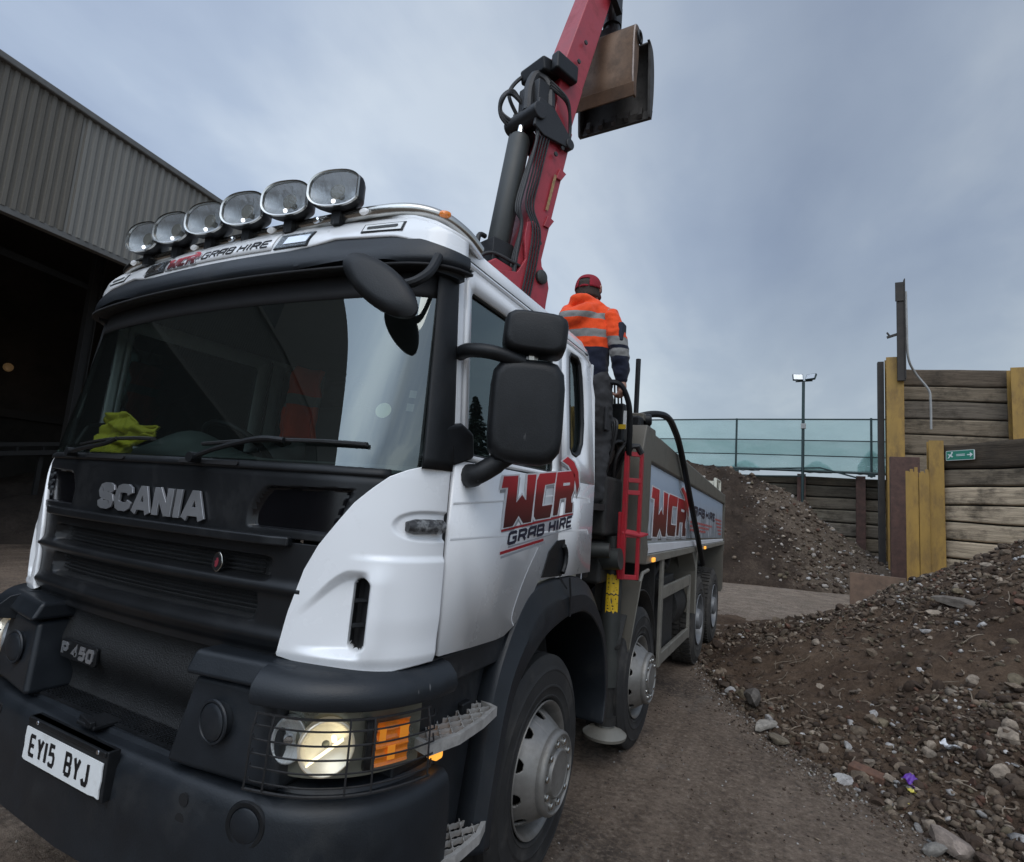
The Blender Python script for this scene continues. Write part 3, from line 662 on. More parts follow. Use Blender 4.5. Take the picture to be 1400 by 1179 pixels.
# front bay wall (with the green sign)
fw = thing('timber_bay_wall', 'low near bay wall of pale weathered timber baulks behind the heap, with a green sign', 'timber wall', (6, 15.4, 0))
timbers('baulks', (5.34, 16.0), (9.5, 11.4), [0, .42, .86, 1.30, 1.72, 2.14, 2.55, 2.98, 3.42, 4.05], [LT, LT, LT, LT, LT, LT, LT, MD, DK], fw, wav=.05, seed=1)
b = B(); hpost(b, 5.30, 15.86, 0, 4.12, .30, .30); o = b.obj('post', m_ypost, fw, bevel=.006); o['label'] = 'tall yellow-painted steel post'
b = B(); b.box(4.66, 4.92, 15.66, 15.69, 0, 3.32); b.box(4.93, 5.14, 15.64, 15.67, 0, 3.30); b.box(4.80, 5.1, 15.7, 15.96, 0, 3.2)
for k, x in enumerate((4.66, 4.75, 4.84, 4.97, 5.06)): b.box(x, x+.07, 15.665, 15.68, 3.30, 3.34+.05*(k % 3))
o = b.obj('post', m_ypost, fw, bevel=.004); o['label'] = 'shorter double yellow post with ragged top'
# rear taller bay wall
rw = thing('timber_bay_wall', 'tall dark timber bay wall behind the low one, between yellow posts', 'timber wall', (6.5, 20.3, 0))
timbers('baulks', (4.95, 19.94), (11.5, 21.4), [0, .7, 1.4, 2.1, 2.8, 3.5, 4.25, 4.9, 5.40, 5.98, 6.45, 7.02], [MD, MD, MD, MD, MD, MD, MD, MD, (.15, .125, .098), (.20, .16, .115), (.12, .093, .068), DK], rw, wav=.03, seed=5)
b = B(); hpost(b, 4.93, 19.55, 0, 7.25, .46, .4); o = b.obj('post', m_ypost, rw, bevel=.008); o['label'] = 'tall yellow end post'
b = B(); hpost(b, 8.12, 20.25, 0, 6.95, .44, .4); b.obj('post', m_ypost, rw, bevel=.008)
b = B(); b.box(4.5, 4.67, 19.6, 19.8, 0, 7.18); o = b.obj('end_board', m_plank, rw, bevel=.01)
b = B(); b.box(4.62, 5.32, 18.0, 18.2, 0, 3.95); o = b.obj('steel_upright', m_rust, rw, bevel=.01)
# wall under the netting
bw = thing('timber_bay_wall', 'long far timber wall below the green netting, behind the far heap', 'timber wall', (1, 23.6, 0))
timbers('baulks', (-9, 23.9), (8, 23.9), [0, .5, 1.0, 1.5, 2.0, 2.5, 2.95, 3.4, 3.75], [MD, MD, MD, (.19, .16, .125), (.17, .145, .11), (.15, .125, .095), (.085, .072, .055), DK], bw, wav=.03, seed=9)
for x in (-6.5, -2.2, 2.36, 4.35, 6.6):
    b = B(); hpost(b, x, 23.7, 0, 3.8, .3, .22); b.obj('post', m_rust, bw)
# steel plate standing by the heap
b = B(); b.add([(3.32, 13.5, 0), (4.35, 13.5, 0), (4.35, 13.5, .85), (3.32, 13.5, .86), (3.34, 13.85, 0), (4.37, 13.85, 0), (4.37, 13.85, .83), (3.34, 13.85, .84)], [(0, 1, 2, 3), (4, 7, 6, 5), (0, 3, 7, 4), (1, 5, 6, 2), (3, 2, 6, 7), (0, 4, 5, 1)])
m_plate2 = mat('weathered_plate', (.15, .098, .068), .85, var=.2, scale=4, dirt=((.07, .055, .045), .4, 5.0))
o = b.obj('steel_block', m_plate2, None, bevel=.01); recentre(o); tag(o, 'low brown steel-faced block standing on the ground at the back of the near heap', 'block')
# green arrow sign on the front wall
m_sgn = mat('sign_green', (.02, .20, .13), .4, var=.06); m_sgw = mat('sign_white', (.66, .70, .68), .4, var=.05)
sgn = thing('fire_exit_sign', 'small green safety sign with a white arrow on the low timber wall', 'sign', (5.86, 15.25, 3.72))
_A = V((5.34, 16.0, 0)); _d = (V((9.5, 11.4, 0))-_A).normalized(); _n2 = V((_d.y, -_d.x, 0))
def sgf(u, v, h): return _A+_d*(.33+u)+_n2*(.085+h)+V((0, 0, 3.62+v))
b = B(); b.prism(rrect(0, .66, 0, .235, .02, 3), 0, .02, sgf); b.obj('board', m_sgw, sgn, smooth=0)
b = B(); b.prism(rrect(.012, .648, .012, .223, .015, 3), .0205, .023, sgf); b.obj('green_panel', m_sgn, sgn, smooth=0)
b = B()
b.prism([(.50, .105), (.565, .105), (.565, .06), (.63, .118), (.565, .175), (.565, .13), (.50, .13)], .0235, .026, sgf)
b.prism([(.04, .05), (.07, .05), (.115, .10), (.15, .07), (.175, .09), (.135, .13), (.16, .16), (.14, .17), (.10, .14), (.06, .16), (.05, .145), (.09, .115)], .0235, .026, sgf)
b.prism([(.15+.022*math.cos(a*.785), .185+.022*math.sin(a*.785)) for a in range(8)], .0235, .026, sgf)
for q in (.10, .13): b.prism([(.25, q), (.45, q), (.45, q+.014), (.25, q+.014)], .0235, .026, sgf)
b.obj('symbols', m_sgw, sgn, smooth=0)
# mast on the end of the rear wall, with its cable
ms = thing('dark_mast', 'dark square mast standing up from the end of the tall timber wall', 'mast', (5.06, 19.3, 6.5))
b = B(); b.box(4.98, 5.19, 19.2, 19.32, 6.45, 9.45); b.box(4.94, 5.20, 19.17, 19.21, 9.0, 9.62); b.box(5.17, 5.2, 19.15, 19.35, 6.5, 9.72)
b.obj('post', m_plank, ms, bevel=.01)
b = B(); b.beam((4.99, 19.26, 7.95), (4.72, 19.26, 7.86), .07, .07); b.beam((4.78, 19.26, 7.92), (4.72, 19.26, 8.02), .06, .04); b.obj('bracket', m_plank, ms)
b = B(); b.tube(smoothpts([(5.22, 19.2, 9.3), (5.23, 19.2, 8.2), (5.27, 19.3, 7.2), (5.5, 19.6, 6.75), (5.82, 19.65, 6.25), (5.87, 19.65, 5.9), (5.87, 19.65, 5.0)], 6), .033, 8)
m_cond = mat('grey_conduit', (.28, .28, .27), .55, var=.1)
o = b.obj('cable', m_cond, None); recentre(o); tag(o, 'grey cable running down the mast and over the face of the tall timber wall', 'cable')

# ------------------------------------------------------------------ netting fence and floodlight
m_net = bpy.data.materials.new('green_netting'); m_net.use_nodes = True
t = NT(m_net.node_tree); t.n.clear(); oc = t.add('ShaderNodeTexCoord').outputs['Object']
df = t.add('ShaderNodeBsdfDiffuse', {'Color': (.22, .38, .35, 1)}); tl = t.add('ShaderNodeBsdfTranslucent', {'Color': (.34, .60, .55, 1)}); tr = t.add('ShaderNodeBsdfTransparent', {'Color': (.86, .97, .95, 1)})
a = t.add('ShaderNodeMixShader', {0: .6}); t.l.new(df.outputs[0], a.inputs[1]); t.l.new(tl.outputs[0], a.inputs[2])
sz = t.add('ShaderNodeSeparateXYZ'); t.l.new(oc, sz.inputs[0])
dn = t.ramp(t.noise(t.mapping(oc, scale=(.5, 1, 1.2)), 1.2, 4, .6), [(.3, .42), (.7, .68)])
# the weave is doubled over in the middle band
band = t.ramp(t.math('MULTIPLY', sz.outputs[2], .5), [(0, .85), (.29, .80), (.32, 1.15), (.57, 1.1), (.61, .55), (1, .50)], 'LINEAR')
mx = t.add('ShaderNodeMixShader', {0: t.math('MULTIPLY', dn, band)}); t.l.new(tr.outputs[0], mx.inputs[1]); t.l.new(a.outputs[0], mx.inputs[2])
t.l.new(mx.outputs[0], t.add('ShaderNodeOutputMaterial').inputs[0])
m_sheet = mat('white_sheeting', (.62, .66, .68), .5, var=.06)
m_fpost = mat('fence_post_dark', (.025, .045, .045), .5, .3, var=.15)
fe = thing('netting_fence', 'green debris netting fence on dark posts along the top of the far timber wall', 'fence', (0, 23.6, 3.8))
b = B(); b.grid(lambda u, v: (-9+17*u, 23.55+.05*mnoise.noise(V((u*22, v*2, 0)))+.03*math.sin(u*90), 3.92+2.02*v-.05*mnoise.noise(V((u*12, v, 3)))*(v < .5)), 120, 10)
o = b.obj('netting', m_net, fe, smooth=180); o.data.transform(Matrix.Translation((0, 0, -3.92))); o.location.z += 3.92
for x in (-6.6, -3.8, -.05, 4.68, 6.9):
    b = B(); b.tube([(x, 23.48, 3.75), (x, 23.48, 6.0)], .04, 8); b.box(x-.12, x+.12, 23.4, 23.56, 3.78, 3.9); b.obj('post', m_fpost, fe)
for z in (5.96, 5.12, 4.52):
    b = B(); b.tube([(-9, 23.5, z), (-4, 23.5, z-.02), (0, 23.5, z+.01), (8, 23.5, z-.02)], .022 if z < 5.9 else .03, 6); b.obj('rail', m_fpost, fe)
b = B(); b.tube([(-9, 23.44, 4.0), (8, 23.44, 3.88)], .05, 8); b.tube([(-1.2, 23.42, 3.84), (3.0, 23.42, 4.05), (4.2, 23.4, 3.72)], .03, 6); b.tube([(2.5, 23.4, 3.7), (-.5, 23.4, 3.6)], .03, 6); b.obj('bottom_rail', m_fpost, fe)
b = B()
for (x, wd, hd, s) in ((-3, 2.6, .3, 1), (.3, 1.1, .25, 2), (2.9, 1.0, .28, 3), (4.7, .9, .55, 4), (-6.2, 2, .3, 5)):
    b.grid(lambda u, v: (x-wd/2+wd*u, 23.66+.03*mnoise.noise(V((u*5, v*4, s))), 3.86+1.7*hd*v*(.35+.65*(1-abs(2*u-1)**1.5))+.04*mnoise.noise(V((u*6+s, v, 0)))), 18, 4)
o = b.obj('white_sheet', m_sheet, None, smooth=180, solid=.01); recentre(o); tag(o, 'white plastic sheeting bunched along the foot of the green netting', 'sheeting')
fl = thing('floodlight_pole', 'slim pole with twin floodlights rising above the green netting', 'floodlight', (2.36, 23.3, 0))
b = B(); b.tube([(2.40, 23.3, 0), (2.40, 23.3, 7.42)], .055, 10); b.obj('pole', m_fpost, fl)
b = B(); b.box(2.32, 2.5, 23.2, 23.3, 5.55, 5.75); b.obj('junction_box', m_cond, fl, bevel=.01)
b = B(); b.tube([(2.12, 23.3, 7.45), (2.72, 23.3, 7.47)], .025, 8); b.obj('crossbar', m_fpost, fl)
m_flood = mat('flood_glass', (.5, .53, .56), .15, .3, var=.1)
for x, rz, rx in ((2.20, .25, .35), (2.66, -.5, .55)):
    M_ = Matrix.Translation((x, 23.2, 7.60)) @ Matrix.Rotation(rz, 4, 'Z') @ Matrix.Rotation(-rx, 4, 'X')
    b = B(); b.box(-.19, .19, -.04, .05, -.14, .14, M_); o = b.obj('floodlight_head', m_fpost, fl, bevel=.015)
    b = B(); b.box(-.165, .165, -.046, -.041, -.115, .115, M_); b.obj('glass', m_flood, o)

# conifer standing beyond the bays, mirrored in the door glass
m_fir = mat('conifer_needles', (.022, .035, .020), .8, var=.4, scale=3); m_bark = mat('bark', (.06, .045, .035), .9, var=.3)
ct = thing('conifer_tree', 'tall dark conifer standing beyond the timber bays, mirrored in the door glass', 'tree', (24, 40, 0))
b = B(); b.tube([(24, 40, 0), (24.1, 40, 6), (24, 40.1, 14)], [.28, .18, .03], 8); b.obj('trunk', m_bark, ct)
b = B()
for i in range(2600):
    k = nr.rand()**.8; z = 1.5+12.4*k; R_ = (3.3*(1-k)+.12)*(.45+.55*nr.rand())*(1+.25*math.sin(z*4)); a = nr.uniform(0, 6.28); x, y = 24+R_*math.cos(a), 40+R_*math.sin(a); L = .35+.5*(1-k)
    d = V((math.cos(a), math.sin(a), -.35)); q = V((-math.sin(a), math.cos(a), 0))*L*.33; p_ = V((x, y, z))
    b.add([p_-d*L*.5, p_+q+V((0, 0, nr.uniform(-.1, .1))), p_+d*L*.6, p_-q], [(0, 1, 2, 3)])
b.obj('crown', m_fir, ct, smooth=0, recalc=False)

# ================================================================== the lorry
TR = thing('tipper_lorry', 'white eight-wheeled grab tipper lorry with a row of roof spotlights, parked on the dirt yard', 'lorry', (0, 4.3, 0))
def lean(z): return .02*(z-1.2)/.66 if z < 1.86 else .02+.17*(z-1.86)/.84
def sidex(z): return 1.205 if z < 1.95 else 1.205-.05*(z-1.95)/.75
def plan(t, z):
    L = lean(z); X = sidex(z)/1.205
    if t < .6:
        x = t/.6*.8; return x*X, .11+.05*(x/.8)**2+L
    s = (t-.6)/.4; k = ((1-s)**3, 3*s*(1-s)**2, 3*s*s*(1-s), s**3)
    P = ((.8, .16+L), (1.03, .19+L), (1.19, .28+L*.6), (1.205, .50+.0*L))
    return sum(a*q[0] for a, q in zip(k, P))*X, sum(a*q[1] for a, q in zip(k, P))
def skin(t, z, g=0.0):
    """outer skin of the cab front: t -1..1 across and round both corners, z height, g how far proud"""
    a = abs(t); x, y = plan(a, z); x0, y0 = plan(max(0, a-.01), z); x1, y1 = plan(min(1, a+.01), z)
    d = V((x1-x0, y1-y0, 0)).normalized(); n = V((d.y, -d.x, 0)); s = 1 if t >= 0 else -1
    return V((s*(x+n.x*g), y+n.y*g, z))
def tx(x, z=1.5):
    a = abs(x); lo, hi = 0., 1.
    for _ in range(40):
        m = (lo+hi)/2
        if plan(m, z)[0] < a: lo = m
        else: hi = m
    return math.copysign(lo, x)
def skx(x, z, g=0.0): return skin(tx(x, z), z, g)
def skgrid(name, x0, x1, nt, zlo, zhi, nz, g, m, parent, thick=.03, mi=None, smooth=40, bevel=0, keep=None):
    """panel between x0 and x1; zlo/zhi numbers or functions of x; g number or function(x,z)"""
    T0, T1 = tx(x0), tx(x1); cf = lambda q: q if callable(q) else (lambda *a: q)
    zl, zh, gf = cf(zlo), cf(zhi), cf(g); b = B(); cache = {}
    def fn(u, v):
        t_ = T0+(T1-T0)*u; x = cache.setdefault(round(u, 5), plan(abs(t_), 1.5)[0]*(1 if t_ >= 0 else -1))
        z = zl(x)+(zh(x)-zl(x))*v; return skin(t_, z, gf(x, z))
    def xz(u, v):
        t_ = T0+(T1-T0)*u; x = plan(abs(t_), 1.5)[0]*(1 if t_ >= 0 else -1); return x, zl(x)+(zh(x)-zl(x))*v
    b.grid(fn, nt, nz, (lambda u, v: mi(*xz(u, v))) if mi else None, (lambda u, v: keep(*xz(u, v))) if keep else None)
    o = b.obj(name, m, parent, smooth=smooth, recalc=False, solid=thick, soff=-1 , bevel=bevel)
    # a grid running left to right and upward on the front faces outward (-Y)
    return o
def fr(g0=0.0): return lambda u, v, h: skx(u, v, g0+h)         # mapping for lettering on the front
def sdf(u, v, h): return V((sidex(v)+h, u, v))                  # mapping for lettering on the left side
def stadium(x, z, x0, x1, z0, z1):
    """signed distance to a vertical rounded slot"""
    r = (x1-x0)/2; cx = (x0+x1)/2; zc = min(max(z, z0+r), z1-r); return math.hypot(x-cx, z-zc)-r

# ---- white corner panels with their air slot and scoop
CT = [(.80, 1.22), (.81, 1.262), (.83, 1.385), (.87, 1.53), (.91, 1.615), (.96, 1.69), (1.01, 1.765), (1.06, 1.82), (1.10, 1.862), (1.14, 1.89), (1.18, 1.912), (1.21, 1.925)]
def ctop(x): return max(interp(abs(x), CT), 1.25)
def cbot(x): return interp(abs(x), [(.80, 1.245), (.9, 1.232), (1.0, 1.225), (1.15, 1.222), (1.2, 1.235)])
def cg(x, z):
    x = abs(x); d = stadium(x, z, 1.035, 1.083, 1.285, 1.515)
    g = .012-.012*sst(.05, 0, abs(z-1.22))
    # scoop sweeping in from the left to the slot
    k = sst(.845, 1.05, x)*(1-sst(1.055, 1.082, x)); top = 1.40+.14*sst(.84, 1.03, x); bot = 1.262
    k *= sst(bot-.004, bot+.03, z)*(1-sst(top-.035, top+.006, z)); g -= .040*k
    g += .010*math.exp(-((x-1.10)/.03)**2)*(1-sst(1.50, 1.58, z))*sst(1.22, 1.32, z)
    if d < .004: g -= .05*sst(.004, -.006, d)
    # shallow dish that carries the side repeater
    e = ((x-1.19)/.075)**2+((z-1.70)/.055)**2; g -= .012*(1-sst(.55, 1.0, e))
    # shoulder crease
    g += .010*sst(1.60, 1.575, z)*sst(1.0, 1.12, x)*(1-sst(1.40, 1.30, z)*.6)
    return g
for s in (1, -1):
    a, b_ = (.806, 1.2035) if s > 0 else (-1.2035, -.806)
    cp = skgrid('corner_panel', a, b_, 150, cbot, ctop, 190, cg, [m_white, m_dark], TR, .02, mi=lambda x, z: 1 if stadium(abs(x), z, 1.035, 1.083, 1.285, 1.515) < -.001 else 0, smooth=60)
    for z in (1.36, 1.44): b = B(); b.tube([skx(s*1.04, z, -.03), skx(s*1.078, z+.004, -.03)], .008, 6); b.obj('slot_bar', m_blackpl, cp)
    b = B(); p0 = skx(s*1.150, 1.697, .012); p1 = skx(s*1.2015, 1.70, .014)
    b.tube([p0, p0+(p1-p0)*.2, p0+(p1-p0)*.6, p1], [.018, .026, .026, .022], 14); b.tube([skx(s*1.197, 1.675, .02), skx(s*1.197, 1.725, .02)], .012, 8)
    b.obj('side_repeater', mat('scuffed_repeater', (.03, .03, .032), .45, var=.2, scale=12, dirt=((.42, .43, .43), .55, 22.0)), cp)

# ---- black bonnet panel with the lettering
def xr(z):
    lo, hi = .80, 1.2
    for _ in range(30):
        m = (lo+hi)/2
        if ctop(m) < z: lo = m
        else: hi = m
    return lo
def hoodkeep(x, z): return abs(x) < xr(z)+.012
def hg(x, z):
    x = abs(x); g = .004-.006*sst(1.83, 1.865, z)
    k = sst(.585, .615, x-.9*(z-1.70)**2*6+.10*(1.70-z))*(1-sst(.985, 1.0, x-.30*(z-1.8)))*sst(1.648, 1.658, z)*(1-sst(1.79+.03*(x-.6), 1.80+.03*(x-.6), z)); return g-.022*k
m_gloss = mat('gloss_black_inset', (.004, .004, .005), .18, var=.1, rvar=.05, spec=.4)
skgrid('bonnet_panel', -1.12, 1.12, 220, 1.625, 1.868, 60, hg, [m_hood, m_gloss], TR, .02, keep=hoodkeep, smooth=50, mi=lambda x, z: 1 if hg(x, z) < -.009 and z < 1.83 else 0)
def lipg(x, z): return .045-.02*sst(.7, .80, abs(x))
skgrid('bonnet_lip', -.80, .80, 60, 1.598, 1.632, 2, lipg, m_hood, TR, .05, bevel=.008)
b = B(); sc_w = .72; fnS = fr(.010)
text(b, 'SC', -.325, 1.652, .130, .110, .006, .036, fnS, 0, .009)
uu = -.325+2*.136-.006
b2 = [('a', .135), ('N', .118), ('I', .04), ('a', .135)]
for ch_, wd_ in b2:
    k = 0
    for st in GL[ch_]:
        stroke(b, [(uu+.018+x*(wd_-.036), 1.652+(.018 if ch_ == 'a' and y > .9 else 0)*-1+ y*.108 if False else 1.652+.0+y*.108) for x, y in st], .036 if ch_ != 'a' else .034, fnS, 0, .009+.0004*k); k += 1
    uu += wd_+(.006 if ch_ != 'N' else .012)
b.obj('maker_lettering', m_silver, TR, smooth=0, bevel=.0015, seg=1)

# ---- grille
def gg(x, z):
    a = abs(x); g = -.004
    for zc, hw, ext in ((1.515, .036, .70), (1.385, .045, .66)):
        e = ext-.25*abs(z-zc)
        g -= .055*sst(hw+.006, hw-.006, abs(z-zc))*sst(e+.03, e-.01, a)
    g += .018*math.exp(-((z-1.455)/.020)**2)+.016*math.exp(-((z-1.295)/.022)**2)
    g -= .02*sst(1.27, 1.235, z)
    return g
gr_o = skgrid('grille', -.98, .98, 150, 1.215, 1.612, 90, gg, [m_hood, m_gmesh], TR, .02, mi=lambda x, z: 1 if gg(x, z) < -.035 and 1.3 < z < 1.58 else 0, smooth=45, keep=lambda x, z: abs(x) < xr(z)+.02)
b = B()
for zc in (1.515, 1.385):
    for dz in (-.022, -.008, .008, .022): b.tube([skx(x, zc+dz, -.045) for x in np.linspace(-.66, .66, 16)], .0035, 5)
b.obj('grille_bars', m_gmesh, gr_o)
# round-cornered shield badge: a plain ring with a red centre
b = B(); b.prism([(.47+.027*math.cos(a)*(.92 if math.sin(a) > 0 else 1-.35*abs(math.sin(a))**2), 1.512+.037*math.sin(a)) for a in np.linspace(0, 2*math.pi, 25)[:-1]], -.012, -.002, fr())
bd = b.obj('front_badge', m_steel, TR, bevel=.003)
b = B(); b.prism([(.47+.021*math.cos(a)*(.92 if math.sin(a) > 0 else 1-.35*abs(math.sin(a))**2), 1.512+.031*math.sin(a)) for a in np.linspace(0, 2*math.pi, 25)[:-1]], -.002, .0, fr()); b.obj('badge_field', m_blk, bd, smooth=0)
b = B(); b.prism([(.464, 1.499), (.471, 1.493), (.479, 1.502), (.481, 1.518), (.475, 1.529), (.468, 1.526), (.471, 1.519), (.462, 1.515), (.466, 1.508)], .0, .002, fr()); b.obj('badge_emblem', mat('badge_red', (.22, .03, .045), .4), bd, smooth=0)
# lower recess behind the bumper step, and power badge
b = B(); b.grid(lambda u, v: V((-.85+1.7*u, .195+.022*math.sin(v*9)-.02*v, .86+.38*v)), 30, 24); b.obj('lower_grille', m_gmesh, TR, smooth=60)
pbf = lambda u, v, h: V((u, .160-h, v))
b = B(); b.prism(rrect(-.480, -.205, 1.008, 1.085, .012, 3), 0, .012, pbf); pb = b.obj('power_badge', m_blackpl, TR, smooth=0, bevel=.003)
b = B(); text(b, 'P', -.468, 1.019, .050, .055, .008, .014, pbf, .0125, .016); text(b, '450', -.392, 1.019, .050, .055, .008, .014, pbf, .0125, .016, slant=.12); b.obj('power_lettering', m_silver, pb, smooth=0)

# ---- windscreen, pillars, scuttle
skgrid('windscreen', -1.172, 1.172, 60, 1.885, 2.66, 24, .0, m_wind, TR, 0, smooth=180)
for s in (1, -1):
    a, b_ = (1.163, 1.204) if s > 0 else (-1.204, -1.163)
    skgrid('front_pillar', a, b_, 14, 1.90, 2.66, 20, lambda x, z: .012+.020*math.exp(-((abs(x)-1.175)/.025)**2)*(1-.5*sst(2.0, 2.6, z)), m_blackpl, TR, .03, smooth=60)
skgrid('screen_header', -1.165, 1.165, 50, 2.545, 2.665, 4, .003, m_vdark, TR, .01)
skgrid('scuttle', -1.10, 1.10, 60, 1.858, 1.892, 4, lambda x, z: .010-.9*max(0, z-1.875), m_blackpl, TR, .03, keep=lambda x, z: abs(x) < xr(min(z, 1.91))+.008)
for x in (-.35, .35): b = B(); b.prism(rrect(x-.16, x+.16, 1.865, 1.880, .006, 2), .0, .018, fr()); b.obj('scuttle_vent', m_dark, TR, smooth=0)
for pts, bl in (([(-.62, 1.885), (-.50, 1.905), (-.33, 1.925)], (-.60, -.02, 1.925, 1.955)), ([(.30, 1.885), (.42, 1.925), (.60, 1.965)], (.30, 1.02, 1.94, 1.965))):
    b = B(); b.tube(smoothpts([skx(x, z, .05) for x, z in pts]+[skx((bl[0]+bl[1])/2, (bl[2]+bl[3])/2, .04)], 6), [.016]*1+[.012]*18, 8) if False else b.tube(smoothpts([skx(x, z, .045) for x, z in pts]+[skx((bl[0]+bl[1])/2+.05, (bl[2]+bl[3])/2+.012, .035)], 6), .010, 8)
    b.tube([skx(pts[0][0], pts[0][1], .02), skx(pts[0][0], pts[0][1], .06)], .020, 10)
    wp = b.obj('wiper', m_blackpl, TR)
    b = B(); n_ = 14; b.tube([skx(bl[0]+(bl[1]-bl[0])*q/n_, bl[2]+(bl[3]-bl[2])*q/n_+.012*math.sin(math.pi*q/n_), .018) for q in range(n_+1)], .008, 6, flat=1.6)
    b.obj('wiper_blade', m_hose, wp)
# sticker disc and tax labels inside the glass
b = B(); b.prism([(1.035+.026*math.cos(a), 2.095+.028*math.sin(a)) for a in np.linspace(0, 6.283, 21)[:-1]], -.012, -.010, fr()); b.obj('round_sticker', mat('sticker_cream', (.55, .56, .38), .5), TR, smooth=0)
b = B()
for z0 in (2.10, 2.15): b.prism([(1.105, z0), (1.125, z0), (1.125, z0+.028), (1.105, z0+.028)], -.012, -.010, fr())
b.obj('small_stickers', m_guard, TR, smooth=0)

# ---- roof: sun visor, white cap, sign, lamps
def visg(x, z):
    return .075-.02*sst(2.70, 2.80, z)-.03*sst(2.68, 2.64, z)
def vbot(x): return interp(abs(x), [(0, 2.655), (.5, 2.66), (.8, 2.68), (1.0, 2.672), (1.2, 2.625)])
def vtop(x): return interp(abs(x), [(0, 2.762), (.45, 2.768), (.62, 2.785), (.72, 2.805), (1.0, 2.79), (1.12, 2.755), (1.21, 2.71)])
skgrid('sun_visor', -1.2035, 1.2035, 110, vbot, vtop, 10, visg, m_bumper, TR, .05, bevel=.006, smooth=50)
b = B(); b.grid(lambda u, v: skin(-1+2*u, 2.66, -.02+.10*v)+V((0, 0, -.006*v)), 80, 3); b.obj('visor_underside', m_vdark, TR, solid=.01)
def capg(x, z):
    x = abs(x); k = max(0, z-2.80)/.12
    return .062-.03*k-.05*k**3
def captop(x): return interp(abs(x), [(0, 2.905), (.6, 2.91), (.9, 2.90), (1.05, 2.875), (1.15, 2.83), (1.21, 2.775)])
cap = skgrid('roof_cap', -1.2035, 1.2035, 110, lambda x: vtop(x)-.012, captop, 12, capg, m_white, TR, .03, smooth=60)
def caprim(t):
    x = plan(abs(t), 1.5)[0]*(1 if t >= 0 else -1); z = captop(x); return skin(t, z, capg(x, z))
b = B()                                                      # top of the cap sweeping back over the cab
def rf(u, v):
    p = caprim(-1+2*u); q = V((p.x*(1-.10*v), .58+.3*v if False else 0, 0))
    y1 = 1.05; zt = 2.96-.05*(p.x/1.2)**2
    k = v; return V((p.x*(1-.16*k), p.y+(y1-p.y)*k, p.z+(.055-.03*abs(p.x))*math.sin(k*math.pi)-.03*k+(2.895-.03*(p.x/1.2)**2-p.z)*k))
b.grid(rf, 90, 14); b.obj('cap_top', m_white, TR, smooth=60, solid=.02, soff=0)
b = B()                                                      # main roof behind it, with rounded edges and drip rail
PR = [(1.153, 2.735), (1.150, 2.79), (1.135, 2.83), (1.10, 2.862), (1.03, 2.885), (.7, 2.90), (0, 2.91)]
PRF = PR+[(-x, z) for x, z in PR[-2::-1]]
vs = []; ys = [.52, 1.0, 1.5, 1.95, 2.05, 2.10]
for y in ys:
    k = sst(1.9, 2.10, y)*.12; vs += [V((x*(1-k*.15), y, z-k*(z-2.70)*.9)) for x, z in PRF]
n_ = len(PRF); b.add(vs, [(j*n_+i, j*n_+i+1, (j+1)*n_+i+1, (j+1)*n_+i) for j in range(len(ys)-1) for i in range(n_-1)]); b.obj('cab_roof', m_white, TR, solid=.02, smooth=40)
for s in (1, -1):
    b = B(); b.tube([(s*1.162, y, 2.735+.0*y) for y in (.56, 1.2, 1.9)]+[(s*1.16, 2.04, 2.70)], .012, 8); b.obj('drip_rail', m_white, TR)
    b = B(); b.tube([(s*1.155, y, 2.755) for y in (.56, 1.2, 2.0)], .006, 6); b.obj('roof_seam', m_blk, TR)
# recessed roof lamps
def lampbox(x0, x1, z0, z1, lit):
    sl = .02; q = [(x0, z0), (x1, z0), (x1+sl*(1 if x1 > 0 else -1)*.6, z1), (x0+sl*(1 if x1 > 0 else -1)*.6, z1)]
    b = B(); b.prism(q, .0, .006, lambda u, v, h: skx(u, v, capg(u, v)+h)); o = b.obj('roof_lamp', m_blackpl, TR, smooth=0, bevel=.004)
    cx, cz = (q[0][0]+q[2][0])/2, (z0+z1)/2
    q2 = [(cx+(u-cx)*.66+.02*(1 if cx > 0 else -1), cz+(v-cz)*.5) for u, v in q]
    b = B(); b.prism(q2, .006, .009, lambda u, v, h: skx(u, v, capg(u, v)+h)); b.obj('lamp_reflector', m_led if lit else m_chrome, o, smooth=0)
    b = B(); b.prism([(cx+(u-cx)*.94, cz+(v-cz)*.9) for u, v in q], .010, .012, lambda u, v, h: skx(u, v, capg(u, v)+h)); b.obj('lamp_glass', m_clear, o, smooth=0)
for s in (1, -1):
    lampbox(*sorted((s*.375, s*.555)), 2.775, 2.852, False)
    # corner marker
    x0, x1 = sorted((s*.80, s*.985)); cpf = lambda u, v, h: skx(u, v, capg(u, v)+h)
    b = B(); b.prism([(x0, 2.806), (x1, 2.80), (x1, 2.848), (x0, 2.852)], .0, .004, cpf); mk = b.obj('corner_marker', m_blackpl, TR, smooth=0)
    b = B(); b.prism([(x0+.008, 2.812), (x1-.008, 2.806), (x1-.008, 2.842), (x0+.008, 2.846)], .004, .007, cpf); b.obj('marker_lens', m_plate, mk, smooth=0)
    b = B(); b.prism(rrect(x0+.025, x1-.025, 2.820, 2.834, .006, 3), .007, .009, cpf); b.obj('marker_strip', m_cyl, mk, smooth=0)
sgnf = lambda u, v, h: skx(u, v, capg(u, v)+.004+h)
b = B(); b.grid(lambda u, v: sgnf(-.365+.73*u, 2.776+.10*v, 0), 30, 4); rs = b.obj('roof_sign', m_white, TR, solid=.003, soff=0)
def lf1(u, v, h): return sgnf(-.345+.245*u, 2.779+.070*v, .002+h)
for o in logo('roof_mark', lf1, rs, .245): grad_attr(o, lambda c: (c.z-2.779)/.07) if o.name.startswith('roof_mark') and 'outline' not in o.name else None
